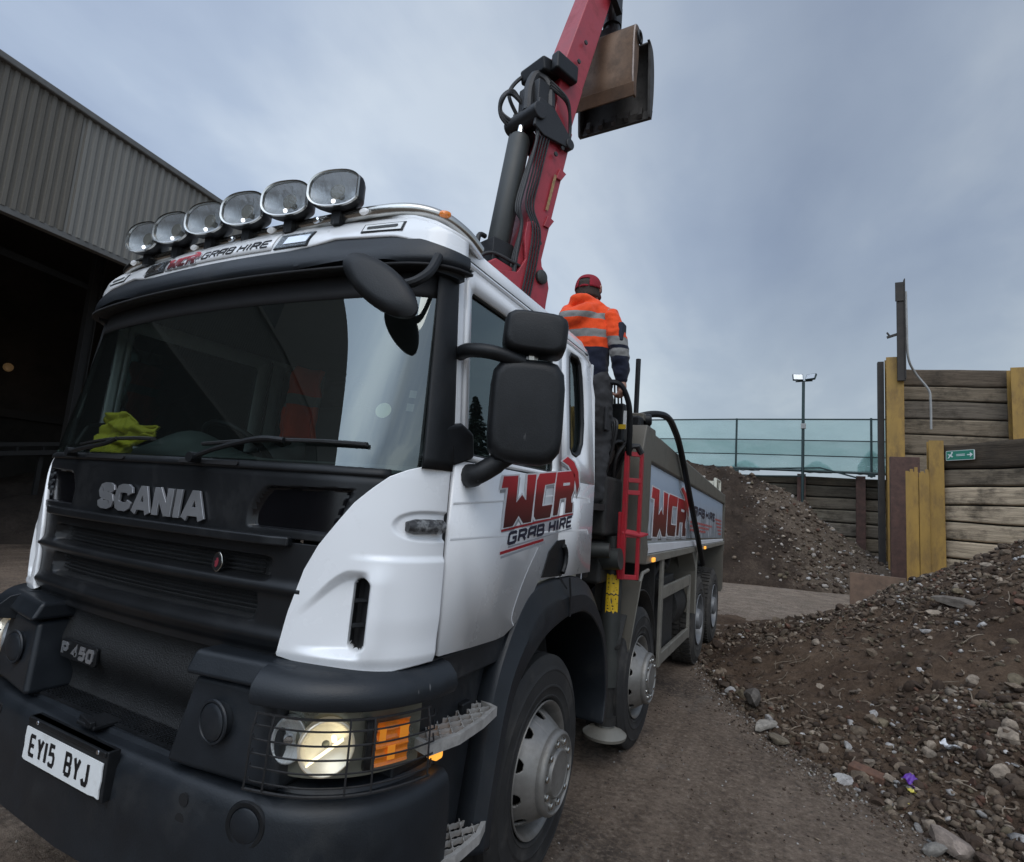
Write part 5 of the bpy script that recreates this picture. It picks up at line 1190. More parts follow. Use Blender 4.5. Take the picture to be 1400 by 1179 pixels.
# ---- wheels
def tyre_prof(r=.525, w=.30, xo=0.):
    h = w/2; return [(-h*.75, .30), (-h*.98, .36), (-h, .43), (-h*.95, r-.045), (-h*.86, r-.012), (-h*.78, r), (0, r+.004), (h*.78, r), (h*.86, r-.012), (h*.95, r-.045), (h*.985, .462), (h*1.012, .459), (h*1.012, .452), (h*.995, .449), (h*1.0, .43), (h*.99, .385), (h*1.006, .382), (h*1.006, .374), (h*.985, .371), (h*.95, .335), (h*.97, .331), (h*.95, .322), (h*.75, .30)]
def build_tyre(b, cx, flip):
    b.lathe([(cx+a, q) for a, q in tyre_prof()], None, 72, caps=False)
def front_wheel(name='wheel'):
    """axis +X is outward; origin at the hub centre, in the plane of the rim flange"""
    b = B(); b.lathe([(-.30, .20), (-.05, .20), (-.02, .12), (.02, .10)], None, 24); o = b.obj(name, m_chas, None)
    b = B(); build_tyre(b, -.135, 1); t_ = b.obj('tyre', [m_tyre], None, smooth=40); t_.parent = o
    # grooves and shoulder blocks of the tread
    b = B()
    for gx in (-.075, -.0, .075): b.lathe([(-.135+gx-.007, .5300), (-.135+gx-.005, .5307), (-.135+gx+.005, .5307), (-.135+gx+.007, .5300)], None, 72, caps=False)
    g_ = b.obj('tread_groove', m_dark, None, smooth=60); g_.parent = t_
    b = B()
    for k in range(96):
        a = 2*math.pi*k/96; M_ = Matrix.Rotation(a, 4, 'X')
        b.add([M_ @ V(p) for p in ((-.018, -.006, .524), (-.006, -.007, .505), (-.002, -.006, .482), (-.018, .006, .524), (-.006, .007, .505), (-.002, .006, .482), (-.03, -.005, .500), (-.03, .005, .500))], [(0, 1, 4, 3), (1, 2, 5, 4), (0, 6, 2, 1), (3, 4, 5, 7)])
    g_ = b.obj('shoulder_block', m_tread, None, smooth=0); g_.parent = t_
    b = B(); rp = [(-.26, .287), (-.03, .287), (-.012, .297), (.004, .308), (.010, .306), (.006, .297), (-.012, .285), (-.05, .276), (-.075, .262)]
    b.lathe(rp, None, 64, caps=False); rm = b.obj('rim', m_alu, None, smooth=40); rm.parent = o
    # dished disc with hand holes: cone from rim well out to the bolt face
    b = B(); N = 80
    def disc(u, v):
        a = 2*math.pi*u; r_ = .270-.095*v; x = -.070+.150*(v**.8 if v > 0 else 0); return V((x, r_*math.cos(a), r_*math.sin(a)))
    def hole(u, v): a = (u*10) % 1-.5; return ((a*.158)/.031)**2+(((v-.26)*.17)/.034)**2 > 1
    b.grid(disc, 400, 40, keep=hole); dk = b.obj('disc', m_alu, None, smooth=60, solid=.014, recalc=False); dk.parent = rm
    b = B(); b.lathe([(.05, .186), (.078, .190), (.094, .186), (.102, .178), (.104, .172), (.100, .168), (.094, .166), (.094, .112), (.100, .108), (.108, .104), (.110, .098), (.107, .094), (.107, .01)], None, 64); h_ = b.obj('hub_face', m_alu, None, smooth=35); h_.parent = rm
    for k in range(10):
        a = 2*math.pi*k/10+.2; M_ = Matrix.Rotation(a, 4, 'X') @ Matrix.Translation((.092, 0, .139))
        if k == 0:
            b = B(); b.lathe([(0, .0205), (.003, .0205), (.004, .0165), (.012, .0155), (.0155, .012), (.016, .002)], None, 12); nt = b.obj('wheel_nut', m_steel, None, smooth=30); n0 = nt
        else: nt = n0.copy(); COL.objects.link(nt)
        nt.parent = rm; nt.matrix_local = M_
    return o
def rear_wheel(name='wheel'):
    b = B(); b.lathe([(-.30, .20), (-.10, .18), (-.04, .13), (.015, .12), (.03, .09)], None, 24); o = b.obj(name, m_alu2, None)
    b = B()
    for cx in (-.145, -.50): build_tyre(b, cx, 1)
    t_ = b.obj('tyre', m_tread, None, smooth=40); t_.parent = o
    b = B()
    for cx in (-.145,):
        for k in range(54):
            for sg in (-1, 1):
                a = 2*math.pi*(k+(.5 if sg > 0 else 0))/54; M_ = Matrix.Rotation(a, 4, 'X')
                b.box(cx+sg*.065-.055, cx+sg*.065+.058, -.021, .021, .515, .541, M_)
    g_ = b.obj('tread_block', m_tread, None, smooth=0); g_.parent = t_
    b = B(); b.lathe([(-.27, .287), (-.03, .287), (-.012, .297), (.004, .308), (.010, .304), (.004, .292), (-.02, .284), (-.12, .268), (-.16, .24), (-.165, .15), (-.16, .10)], None, 64); rm = b.obj('rim', m_alu2, None, smooth=40); rm.parent = o
    for k in range(10):
        if k == 0:
            b = B(); b.lathe([(0, .018), (.025, .015), (.03, .004)], None, 8); nt = b.obj('wheel_nut', m_steel, None); n1 = nt
        else: nt = n1.copy(); COL.objects.link(nt)
        nt.parent = rm; nt.matrix_local = Matrix.Rotation(2*math.pi*k/10, 4, 'X') @ Matrix.Translation((-.16, 0, .165))
    return o
def copy_tree(o):
    c_ = o.copy(); COL.objects.link(c_)
    for ch in o.children: k = copy_tree(ch); k.parent = c_
    return c_
fw_, rw_ = front_wheel(), rear_wheel(); used = set()
for pr, ys in ((fw_, (1.50, 3.41)), (rw_, (6.43, 7.79))):
    for y in ys:
        for s in (1, -1):
            q = pr if id(pr) not in used else copy_tree(pr); used.add(id(pr)); q.parent = TR
            q.matrix_local = Matrix.Translation(V((s*1.2155, y, .525 if pr is fw_ else .532))-V(TR.location)) @ Matrix.Rotation(0 if s > 0 else math.pi, 4, 'Z') @ Matrix.Rotation(.35+y, 4, 'X')

# ---- chassis and things behind the cab
b = B()
for s in (1, -1): b.box(*sorted((s*.36, s*.44)), .6, 8.4, .82, 1.10)
for y in (1.5, 3.41, 6.43, 7.79): b.tube([(-.95, y, .54), (.95, y, .54)], .08, 10)
for y in (.8, 2.5, 4.2, 5.4, 8.3): b.box(-.36, .36, y-.05, y+.05, .88, 1.05)
b.obj('chassis', m_chas, TR)
b = B(); b.box(-.45, .45, .6, 2.3, .75, 1.25); b.tube([(-.3, .8, .7), (-.3, 3, .7)], .1, 10); b.obj('engine', m_chas, TR)
# air filter stack, tanks and valve gear in the gap behind the cab
b = B(); b.tube([(.85, 2.42, 1.35), (.85, 2.42, 2.02)], .23, 24); b.tube([(.85, 2.42, 2.02), (.85, 2.42, 2.10)], [.23, .16], 24); b.obj('air_intake', m_blackpl, TR, smooth=45)
b = B(); b.box(.60, 1.13, 2.62, 3.02, 1.62, 2.05); b.box(.62, 1.10, 2.66, 3.0, 1.28, 1.58); b.obj('valve_block', m_chas, TR, bevel=.03)
b = B(); b.tube([(.92, 2.74, 1.44), (1.22, 2.74, 1.47)], .075, 18); b.tube([(.7, 2.5, 1.50), (1.18, 2.6, 1.53)], .05, 14); b.obj('outrigger_cylinder', m_cyl, TR)
b = B()
for k in range(9):
    x0 = .70+.05*k; b.tube(smoothpts([(x0, 2.85, 2.05), (x0+.04, 2.72+.03*(k % 3), 2.20+.02*(k % 4)), (x0+.10, 2.84, 2.32), (x0+.06, 3.0, 2.2+.05*(k % 3)), (x0-.1, 3.05, 1.95)], 6), .014, 7)
for k in range(5):
    b.tube(smoothpts([(1.02+.02*k, 2.72, 2.56-.02*k), (1.10+.015*k, 2.68, 2.40), (1.05, 2.75, 2.20-.05*k), (.95, 2.85, 1.95)], 6), .013, 7)
b.obj('control_hoses', m_hose, TR)
b = B(); b.box(.98, 1.16, 2.86, 3.02, 2.30, 2.62); b.obj('control_bank', m_blackpl, TR, bevel=.02)
b = B()
for k in range(6): b.tube([(1.0+.026*k, 2.88, 2.60), (1.0+.026*k, 2.84, 2.76)], .007, 6); b.lathe([(0, .004), (.01, .014), (.026, .012), (.03, .003)], Matrix.Translation((1.0+.026*k, 2.84, 2.75)) @ Matrix.Rotation(-math.pi/2, 4, 'Y'), 8)
b.obj('control_lever', m_blackpl, TR)
b = B(); b.box(1.055, 1.175, 2.865, 2.87, 2.42, 2.56, None); b.obj('control_label', m_plate, TR); 
b = B(); b.box(1.055, 1.175, 2.857, 2.862, 2.42, 2.455); b.obj('warning_strip', m_yel, TR)
b = B(); b.tube(smoothpts([(1.02, 2.60, 2.66), (1.10, 2.61, 2.72), (1.19, 2.63, 2.705), (1.235, 2.70, 2.58), (1.235, 2.76, 2.42), (1.225, 2.80, 2.30), (1.215, 2.84, 2.22)], 7), .021, 10); b.obj('hand_rail', m_blackpl, TR)
b = B(); b.tube(smoothpts([(1.08, 2.18, 1.7), (1.09, 2.17, 2.45), (1.085, 2.18, 2.56), (1.06, 2.30, 2.63), (1.0, 2.36, 2.60), (.98, 2.37, 2.4), (.98, 2.37, 1.9)], 6), .024, 10); b.obj('grab_rail', m_blackpl, TR)
b = B(); b.box(.45, 1.12, 2.2, 3.0, 1.80, 1.845); b.obj('standing_platform', m_chas, TR)
# red ladder frame beside the valve gear
rl = B()
rl.box(1.188, 1.222, 2.82, 2.86, 1.32, 2.235); rl.box(1.283, 1.307, 2.895, 2.935, 1.32, 2.235)
for z in (1.32, 1.62, 1.93, 2.02, 2.215): rl.add([V((1.190, 2.82, z)), V((1.305, 2.90, z)), V((1.305, 2.93, z)), V((1.190, 2.85, z))]+[V((1.190, 2.82, z+.034)), V((1.305, 2.90, z+.034)), V((1.305, 2.93, z+.034)), V((1.190, 2.85, z+.034))], [(3, 2, 1, 0), (4, 5, 6, 7), (0, 1, 5, 4), (1, 2, 6, 5), (2, 3, 7, 6), (3, 0, 4, 7)])
rl.prism([(2.78, 1.42), (2.82, 1.32), (2.86, 1.36), (2.86, 1.80), (2.78, 1.80)], 1.175, 1.189, lambda u, v, h: V((h, u, v)))
rl.add([V(p) for p in ((1.20, 2.81, 1.66), (1.32, 2.9, 1.64), (1.36, 2.95, 1.66), (1.22, 2.86, 1.68), (1.20, 2.81, 1.645), (1.32, 2.9, 1.625), (1.36, 2.95, 1.645), (1.22, 2.86, 1.665))], [(0, 1, 2, 3), (7, 6, 5, 4), (0, 4, 5, 1), (1, 5, 6, 2), (2, 6, 7, 3), (3, 7, 4, 0)])
rl.obj('access_ladder', m_red2, TR, bevel=.003)
b = B(); b.tube([(1.20, 2.85, 2.24), (1.23, 2.85, 2.29), (1.27, 2.87, 2.29), (1.29, 2.9, 2.24)], .025, 8); b.obj('ladder_cap', m_hose, TR)
# stabiliser leg with warning labels
b = B(); b.tube([(1.12, 2.90, .56), (1.12, 2.90, 1.62)], .072, 24); sl = b.obj('stabiliser_leg', m_cyl, TR, smooth=60)
b = B(); b.tube([(1.12, 2.90, .34), (1.12, 2.90, .57)], .058, 20); b.tube([(1.12, 2.90, .30), (1.12, 2.90, .36)], .075, 20); b.obj('inner_leg', m_chas, sl)
b = B(); b.lathe([(.0, .02), (.0, .15), (.02, .155), (.045, .12), (.07, .06), (.09, .055)], Matrix.Translation((1.12, 2.90, .215)) @ Matrix.Rotation(-math.pi/2, 4, 'Y'), 32); b.obj('foot_plate', m_guard, sl)
b = B()
for z0, z1, rg in ((1.21, 1.345, 0), (1.07, 1.20, 1)):
    out = []
    for k in range(9): out.append((-.9+.16*k, z0+(.008*math.sin(k*2.3) if not rg else .022*abs(math.sin(k*1.9)))))
    for k in range(9): out.append((-.9+.16*(8-k), z1-(.006*math.cos(k*2.1))))
    b.prism(out, .0735, .0745, lambda u, v, h: V((1.12+h*math.cos(u-.95), 2.90+h*math.sin(u-.95), v)))
lbz = b.obj('warning_label', m_yel, sl, smooth=0)
b = B()
for z in (1.31, 1.28, 1.25, 1.235, 1.17, 1.14, 1.12, 1.10): b.prism([(-.72, z), (-.1+.2*(z*100 % 2), z), (-.1+.2*(z*100 % 2), z+.008), (-.72, z+.008)], .0748, .0755, lambda u, v, h: V((1.12+h*math.cos(u-.95), 2.90+h*math.sin(u-.95), v)))
b.obj('label_print', m_blk, sl, smooth=0)
# mudguard and side structure between the axles
b = B(); b.add([V(p) for p in ((.95, 3.02, .78), (1.215, 3.02, .78), (1.285, 3.02, 1.30), (.95, 3.02, 1.32))], [(0, 1, 2, 3)]); b.add([V(p) for p in ((1.215, 3.02, .78), (1.285, 3.02, 1.30), (1.285, 3.07, 1.31), (1.215, 3.07, .78))], [(0, 1, 2, 3)])
b.obj('front_mudguard', m_body, TR, solid=.012, smooth=0, recalc=False)
b = B(); b.tube([(1.218, 3.05, .78), (1.288, 3.05, 1.30), (1.285, 3.12, 1.35), (1.28, 3.32, 1.36)], .014, 8); b.obj('mudguard_edge', m_guard, TR)
b = B(); b.grid(lambda u, v: V((.85+.36*u, 3.41-.62*math.cos(.45+(2.5)*v), .55+.64*math.sin(.45+2.5*v))), 2, 20); b.box(.86, 1.19, 3.95, 3.99, .60, 1.38); b.obj('second_mudguard', m_chas, TR, solid=.01)
sg = B()
sg.box(1.215, 1.245, 4.02, 4.10, .46, 1.40); sg.box(1.215, 1.245, 5.50, 5.57, .46, 1.15)
sg.box(1.213, 1.243, 4.10, 5.50, 1.04, 1.15); sg.box(1.213, 1.243, 4.10, 5.50, .47, .57); sg.box(1.19, 1.213, 4.2, 5.45, 1.055, 1.13); sg.box(1.19, 1.213, 4.2, 5.45, .485, .555)
sg.obj('side_guard', m_guard, TR, bevel=.006)
b = B(); b.box(.70, 1.17, 4.25, 4.95, .52, 1.20); b.tube([(.95, 5.0, .85), (.95, 5.55, .85)], .26, 24); b.tube([(.75, 4.2, 1.28), (.75, 5.6, 1.30)], .06, 8); b.tube(smoothpts([(1.1, 4.2, 1.2), (1.1, 4.6, 1.33), (1.05, 5.1, 1.25), (1.0, 5.5, 1.35)], 5), .03, 8); b.obj('tank', m_chas, TR, bevel=.03)
for y0 in (5.86, 8.36):
    b = B(); b.box(.80, 1.245, y0, y0+.02, .68, 1.40); b.obj('rear_mudguard', m_body, TR)
b = B(); b.tube([(1.245, 5.87, .68), (1.245, 5.87, 1.40)], .013, 8); b.obj('mudguard_edge', m_guard, TR)
b = B(); b.prism([(5.60, 1.41), (6.02, 1.41), (5.97, 1.22), (5.88, 1.12), (5.84, 1.22)], 1.05, 1.245, lambda u, v, h: V((h, u, v))); b.obj('body_bracket', m_guard, TR, bevel=.006)

# ---- tipper body
tb = B()
tb.box(-1.22, 1.22, 3.3, 8.45, 1.42, 1.50)
tb.box(-1.2, 1.2, 3.28, 3.40, 1.42, 2.62)
bo = tb.obj('tipper_body', m_body, TR, bevel=.01)
for s in (1, -1):
    # side sheet, raked top rail, front post, bottom rail
    b = B(); b.prism([(3.30, 1.585), (8.50, 1.492), (8.46, 2.06), (3.30, 2.24)], 1.205, 1.232, lambda u, v, h: V((s*h, u, v))); sp_o = b.obj('side_sheet', m_body, bo)
    b = B(); b.prism([(3.20, 2.225), (8.50, 2.045), (8.50, 2.17), (8.40, 2.20), (3.72, 2.46), (3.42, 2.47), (3.20, 2.40)], 1.17, 1.262, lambda u, v, h: V((s*h, u, v))); b.obj('top_rail', m_body, bo, bevel=.02)
    b = B(); b.prism([(3.06, 1.42), (3.30, 1.40), (3.36, 1.52), (3.30, 1.62), (3.34, 1.75), (3.34, 2.24), (3.46, 2.44), (3.44, 2.50), (3.16, 2.50), (3.06, 2.30), (3.02, 1.9)], 1.10, 1.268, lambda u, v, h: V((s*h, u, v))); b.obj('front_post', m_body, bo, bevel=.012)
    b = B(); b.prism([(3.32, 1.40), (8.52, 1.405), (8.52, 1.455), (3.32, 1.475)], 1.20, 1.262, lambda u, v, h: V((s*h, u, v))); b.obj('bottom_rail', m_guard, bo, bevel=.008)
    b = B(); b.prism([(3.32, 1.478), (8.52, 1.458), (8.52, 1.492), (3.32, 1.560)], 1.20, 1.246, lambda u, v, h: V((s*h, u, v))); b.obj('lower_rave', m_outline, bo, bevel=.006)
    b = B(); b.box(*sorted((s*1.17, s*1.255)), 8.46, 8.56, 1.30, 2.20); b.box(*sorted((s*1.17, s*1.25)), 8.44, 8.52, .70, 1.30); b.obj('tail_post', m_body, bo, bevel=.008)
    for y in (3.5, 6.35): b = B(); b.box(*sorted((s*1.262, s*1.280)), y, y+.075, 1.410, 1.446); b.obj('body_marker', m_amberon, bo, bevel=.006)
b = B(); b.box(-1.17, 1.17, 8.46, 8.52, 1.42, 2.1); b.obj('tailboard', m_body, bo)
b = B(); b.tube([(1.15, 8.1, 2.18), (1.15, 8.1, 2.42), (1.15, 8.62, 2.42), (1.15, 8.62, 1.5)], .025, 8); b.beam((1.15, 8.3, 2.42), (1.15, 8.55, 2.18), .04, .03, up=(1, 0, 0)); b.box(.9, 1.15, 8.58, 8.64, 2.36, 2.42); b.obj('tailgate_frame', m_cream, bo)
b = B(); b.box(1.0, 1.2, 3.18, 3.55, 2.40, 2.58); b.tube([(.9, 3.32, 2.55), (1.24, 3.40, 2.58)], .05, 12); b.obj('sheet_gear', m_blackpl, bo, bevel=.02)
b = B(); b.tube(smoothpts([(1.05, 3.45, 2.60), (1.20, 3.55, 2.655), (1.285, 3.74, 2.665), (1.30, 4.02, 2.60), (1.302, 4.40, 2.42), (1.302, 5.2, 1.84), (1.302, 6.02, 1.25)], 6), .030, 10); b.lathe([(0, .035), (.05, .035)], Matrix.Translation((1.25, 6.02, 1.25)), 14); b.obj('sheeting_arm', m_blackpl, bo)
b = B(); b.tube([(1.1, 3.41, 2.45), (1.1, 3.41, 3.11)], .022, 10); b.obj('marker_pole', m_blackpl, bo)
b = B(); b.prism([(2.85, 2.62), (3.15, 2.50), (3.60, 2.44), (3.60, 2.53), (3.2, 2.62), (2.95, 2.80)], .95, 1.0, lambda u, v, h: V((h, u, v))); b.obj('bulkhead_lip', m_body, bo)
# printed banner on the side sheet
m_ban = bpy.data.materials.new('side_banner_print'); m_ban.use_nodes = True
t = NT(m_ban.node_tree); p = t.n['Principled BSDF']; oc = t.add('ShaderNodeTexCoord').outputs['Object']
sx = t.add('ShaderNodeSeparateXYZ'); t.l.new(oc, sx.inputs[0])
zr = t.math('MULTIPLY', t.math('SUBTRACT', sx.outputs[2], 1.57), 1.6)
c = t.ramp(zr, [(0, (.56, .59, .63)), (.35, (.38, .42, .47)), (.7, (.36, .45, .56)), (1, (.48, .57, .68))])
fn_ = t.noise(t.mapping(oc, scale=(1, 5.5, 1.1)), 2.4, 7, .7)
fl_ = t.math('ADD', fn_, t.math('MULTIPLY', t.math('SUBTRACT', zr, .5), -.32))
c = t.mix(t.ramp(fl_, [(.53, 0), (.62, .8)]), c, (.11, .14, .17, 1))
t.set(p, 'Base Color', c); p.inputs['Roughness'].default_value = .35
bnf = lambda u, v, h: V((1.2325+h, u, v))
b = B(); b.prism([(3.36, 1.60), (8.40, 1.51), (8.38, 2.045), (3.36, 2.215)], .0, .002, bnf); bn = b.obj('side_banner', m_ban, bo, smooth=0)
def blf(u, v, h): return V((1.2347+h, 3.52+1.78*u, 1.612+.635*(v*(.86-.12*u))-.02*u))
for o in logo('banner_mark', blf, bn, 1.5):
    if 'outline' not in o.name: grad_attr(o, lambda c: (c.z-1.61)/.50)
btf = lambda u, v, h: V((1.2347+h, u, v-.035*(u-5.3)))
b = B(); text(b, 'GRAB', 5.42, 1.83, .235, .12, .05, .034, btf, 0, .003, slant=.1); b.obj('banner_lettering', m_navy, bn, smooth=0); b = B(); text(b, 'HIRE', 6.62, 1.83, .22, .12, .05, .034, btf, 0, .003, slant=.1, widths={'I': .25}); b.obj('banner_lettering', m_navy, bn, smooth=0)
b = B()
for k in range(3):
    for j in range(12-2*k): b.prism([(5.45+.15*j, 1.74-.045*k), (5.56+.15*j, 1.74-.045*k), (5.56+.15*j, 1.766-.045*k), (5.45+.15*j, 1.766-.045*k)], 0, .003, btf)
for k in range(5): b.prism([(7.55+.1*k, 1.86-.05*k), (8.25, 1.86-.05*k), (8.25, 1.885-.05*k), (7.55+.1*k, 1.885-.05*k)], 0, .003, btf)
b.obj('banner_small_print', mat('banner_red', (.40, .08, .08), .4), bn, smooth=0)

# ---- mirrors
def mirror_body(name, c, ex, ey, ez, rot, parent, r=.04):
    b = B(); Mm = Matrix.Translation(c) @ rot
    n = 28; rings = []
    for yy, sc in ((-ey, .76), (-ey*.97, .84), (-ey*.82, .94), (-ey*.4, .99), (0, 1.0), (ey*.75, 1.0), (ey, .985)):
        ring = []
        for i in range(n):
            a = 2*math.pi*i/n; ca, sa = math.cos(a), math.sin(a); k_ = (abs(ca)**5+abs(sa)**5)**(-1/5); ring.append(Mm @ V((ex*ca*k_*sc, yy, ez*sa*k_*sc)))
        rings.append(ring)
    b.add([p for r_ in rings for p in r_], [(j*n+i, j*n+(i+1) % n, (j+1)*n+(i+1) % n, (j+1)*n+i) for j in range(len(rings)-1) for i in range(n)]+[tuple(range(n))[::-1], tuple(range((len(rings)-1)*n, len(rings)*n))])
    o = b.obj(name, m_blackpl, parent, smooth=50)
    b = B(); b.add([Mm @ V((ex*.92*x, ey*1.03, ez*.94*z)) for x, z in rrect(-1, 1, -1, 1, .25, 5)], [tuple(range(24))]); b.obj('mirror_glass', m_chrome, o, smooth=0)
    return o
for s in (1, -1):
    Rm = Matrix.Rotation(s*.52, 4, 'Z') @ Matrix.Rotation(.02, 4, 'X')
    arm = B(); arm2 = B(); arm.tube(smoothpts([(s*1.185, .52, 2.355), (s*1.24, .50, 2.36), (s*1.33, .52, 2.352), (s*1.42, .60, 2.33)], 5), .028, 12); arm2.tube(smoothpts([(s*1.21, .60, 1.895), (s*1.27, .58, 1.90), (s*1.33, .61, 1.945), (s*1.40, .64, 2.0)], 5), [.045]*5+[.04]*6+[.035]*5, 12)
    ma = arm.obj('mirror_arm', m_blackpl, TR); arm2.obj('mirror_arm', m_blackpl, TR)
    mirror_body('main_mirror', (s*1.425, .640, 2.148), .142, .062, .198, Rm, ma)
    mirror_body('wide_mirror', (s*1.452, .62, 2.440), .122, .062, .080, Matrix.Rotation(s*.50, 4, 'Z') @ Matrix.Rotation(.06, 4, 'Y'), ma)
    b = B(); b.tube([(s*1.43, .65, 2.30), (s*1.435, .64, 2.40)], .025, 8); b.obj('mirror_bracket', m_steel, ma)
    b = B()
    b.prism([(.36, 1.93), (.50, 1.925), (.62, 1.96), (.60, 2.06), (.52, 2.085), (.42, 2.06)], 1.17, 1.235, lambda u, v, h: V((s*(h-.05*max(0, .5-u)/.14), u, v))); b.obj('arm_base', m_blackpl, TR, bevel=.02, seg=3)
# front-view mirror hung from the visor corner on the left side
b = B(); Mf = Matrix.Translation((1.04, .20, 2.522)) @ Matrix.Rotation(.2, 4, 'Z') @ Matrix.Rotation(.65, 4, 'Y') @ Matrix.Rotation(-.25, 4, 'X')
b.lathe([(-.028, .002), (-.030, .07), (-.022, .105), (-.006, .122), (.012, .120), (.03, .10), (.05, .05), (.055, .005)], Mf @ Matrix.Rotation(math.pi/2, 4, 'Z') @ Matrix.Diagonal((1, 1.50, .60, 1)), 48)
fm = b.obj('front_mirror', m_blackpl, TR, smooth=50)
b = B(); b.tube(smoothpts([(1.16, .36, 2.68), (1.165, .31, 2.60), (1.14, .26, 2.545), (1.08, .24, 2.53)], 5), .018, 10); b.obj('mirror_stalk', m_blackpl, fm)

# ================================================================== loader crane (a part of the lorry)
ANG = math.radians(20); CH = V((math.sin(ANG), math.cos(ANG), 0)); CN = V((CH.y, -CH.x, 0)); CS = V((.15, 2.75, 0))
def cp(h, z, n=0.): return CS+CH*h+CN*n+V((0, 0, z))
def boom(b, p, q, wd, dp, w2=None, d2=None):
    p, q = V(p), V(q); d = (q-p).normalized(); a = CN; c_ = d.cross(a); vs = []
    for e, ww, dd in ((p, wd, dp), (q, w2 or wd, d2 or dp)):
        vs += [e+a*i*ww/2+c_*j*dd/2 for i, j in ((-1, -1), (1, -1), (1, 1), (-1, 1))]
    b.add(vs, [(3, 2, 1, 0), (4, 5, 6, 7), (0, 1, 5, 4), (1, 2, 6, 5), (2, 3, 7, 6), (3, 0, 4, 7)])
b = B(); b.tube([cp(0, 1.0), cp(0, 2.1)], .34, 24); b.tube([cp(0, 2.1), cp(0, 3.3)], .24, 24); cr = b.obj('loader_crane', m_red, TR)
b = B()
b.prism([(-.30, 2.9), (.16, 2.9), (.26, 3.45), (.24, 3.86), (.10, 3.98), (-.10, 3.95), (-.28, 3.78)], -.19, -.165, lambda u, v, h: cp(u, v, h)); b.prism([(-.32, 2.9), (.20, 2.9), (.25, 3.50), (.27, 3.64), (.24, 3.74), (.17, 3.80), (.13, 3.98), (.11, 4.10), (.04, 4.16), (-.03, 4.12), (-.05, 3.98), (-.02, 3.80), (-.10, 3.66), (-.34, 3.60)], .17, .195, lambda u, v, h: cp(u, v, h))
b.obj('mast_cheek', m_red, cr, bevel=.006)
b = B(); b.prism([(-.42, 3.2), (-.05, 3.2), (-.05, 3.62), (-.12, 3.70), (-.30, 3.72), (-.38, 3.66)], -.15, .15, lambda u, v, h: cp(u, v, h)); b.obj('mast_bracket', m_red, cr, bevel=.012)
b = B(); boom(b, cp(.0, 3.50), cp(.40, 5.26), .27, .26, .24, .24); b1 = b.obj('boom', m_red, cr, bevel=.008)
b = B()
for n_ in (-.155, .130): b = B(); b.prism([(-.10, 3.66), (.05, 3.60), (.16, 3.95), (.12, 4.10), (-.02, 4.06)], n_, n_+.025, lambda u, v, h: cp(u, v, h)); b.obj('boom_gusset', m_red, b1, bevel=.004)
for zc in (4.25, 4.75): b = B(); b.prism([(.04+(zc-3.5)*.227, zc-.05), (.10+(zc-3.5)*.227, zc-.05), (.16+(zc-3.5)*.227, zc+.04), (.08+(zc-3.5)*.227, zc+.06)], .12, .145, lambda u, v, h: cp(u, v, h)); b.obj('hose_bracket', m_red, b1, bevel=.004)
b = B(); b.lathe([(-.20, .06), (.22, .06), (.23, .045)], Matrix.Translation(cp(.16, 3.70)) @ Matrix.Rotation(-ANG, 4, 'Z'), 20); b.lathe([(.15, .055), (.175, .055), (.18, .03)], Matrix.Translation(cp(.02, 3.95)) @ Matrix.Rotation(-ANG, 4, 'Z'), 16); b.obj('pivot_pin', m_cyl, b1)
c0, c1 = cp(-.16, 3.86, -.02), cp(-.005, 4.98, -.02)
b = B(); b.tube([c0, c0+(c1-c0)*.02, c0+(c1-c0)*.97, c1], [.085, .098, .098, .085], 28); b.tube([c0-(c1-c0)*.08, c0], .07, 16); hc = b.obj('lift_cylinder', m_cyl, cr, smooth=50)
b = B(); b.tube([c1, c1+(c1-c0)*.16], .036, 16); b.obj('cylinder_rod', m_rod, hc)
b = B(); b.box(-.12, .12, -.10, .12, 0, .30, Matrix.Translation(cp(-.20, 3.62, -.02)) @ Matrix.Rotation(-ANG, 4, 'Z')); b.tube(smoothpts([cp(-.30, 3.62, .0), cp(-.36, 3.72, -.02), cp(-.34, 3.95, -.05), cp(-.26, 3.98, -.06)], 5), .022, 8); b.tube(smoothpts([cp(-.36, 3.55, .05), cp(-.40, 3.70, .05), cp(-.30, 3.78, .09), cp(-.15, 3.74, .16), cp(-.02, 3.70, .17), cp(.02, 3.5, .17)], 5), .016, 8); b.obj('cylinder_foot', m_hose, hc, bevel=.01)
b = B(); b.tube([c0+(c1-c0)*.76+CN*-.11, c0+(c1-c0)*.86+CN*-.12], .022, 8); b.tube([c0+(c1-c0)*.66+CN*-.10, c0+(c1-c0)*.92+CN*-.11], .009, 6); b.obj('check_valve', m_steel, hc)
# knuckle: dark links, hoses and cover
b = B()
for n_ in (-.17, .145): b.prism([(-.02, 5.02), (.10, 4.98), (.42, 5.02), (.46, 5.12), (.20, 5.30), (.02, 5.30)], n_, n_+.03, lambda u, v, h: cp(u, v, h))
b.tube([cp(.02, 5.16, -.20), cp(.02, 5.16, .20)], .075, 16); b.tube([cp(.43, 5.06, -.17), cp(.43, 5.06, .19)], .05, 14); b.box(-.13, .13, -.06, .10, -.15, .2, Matrix.Translation(cp(.10, 5.32, 0)) @ Matrix.Rotation(-ANG, 4, 'Z'))
b.obj('knuckle_link', m_hose, cr, bevel=.01)
b = B()
for k in range(3): b.tube(smoothpts([cp(.02, 5.10, -.12+.05*k), cp(-.10, 5.22+.02*k, -.19), cp(-.12, 5.38, -.18+.022*k), cp(-.04, 5.48-.02*k, -.13), cp(.05, 5.38, -.09)], 6), .016, 8)
b.tube(smoothpts([cp(.0, 5.2, .05), cp(.03, 5.45, .02), cp(.10, 5.62, .02), cp(.2, 5.55, .08), cp(.2, 5.3, .12)], 6), .05, 10)
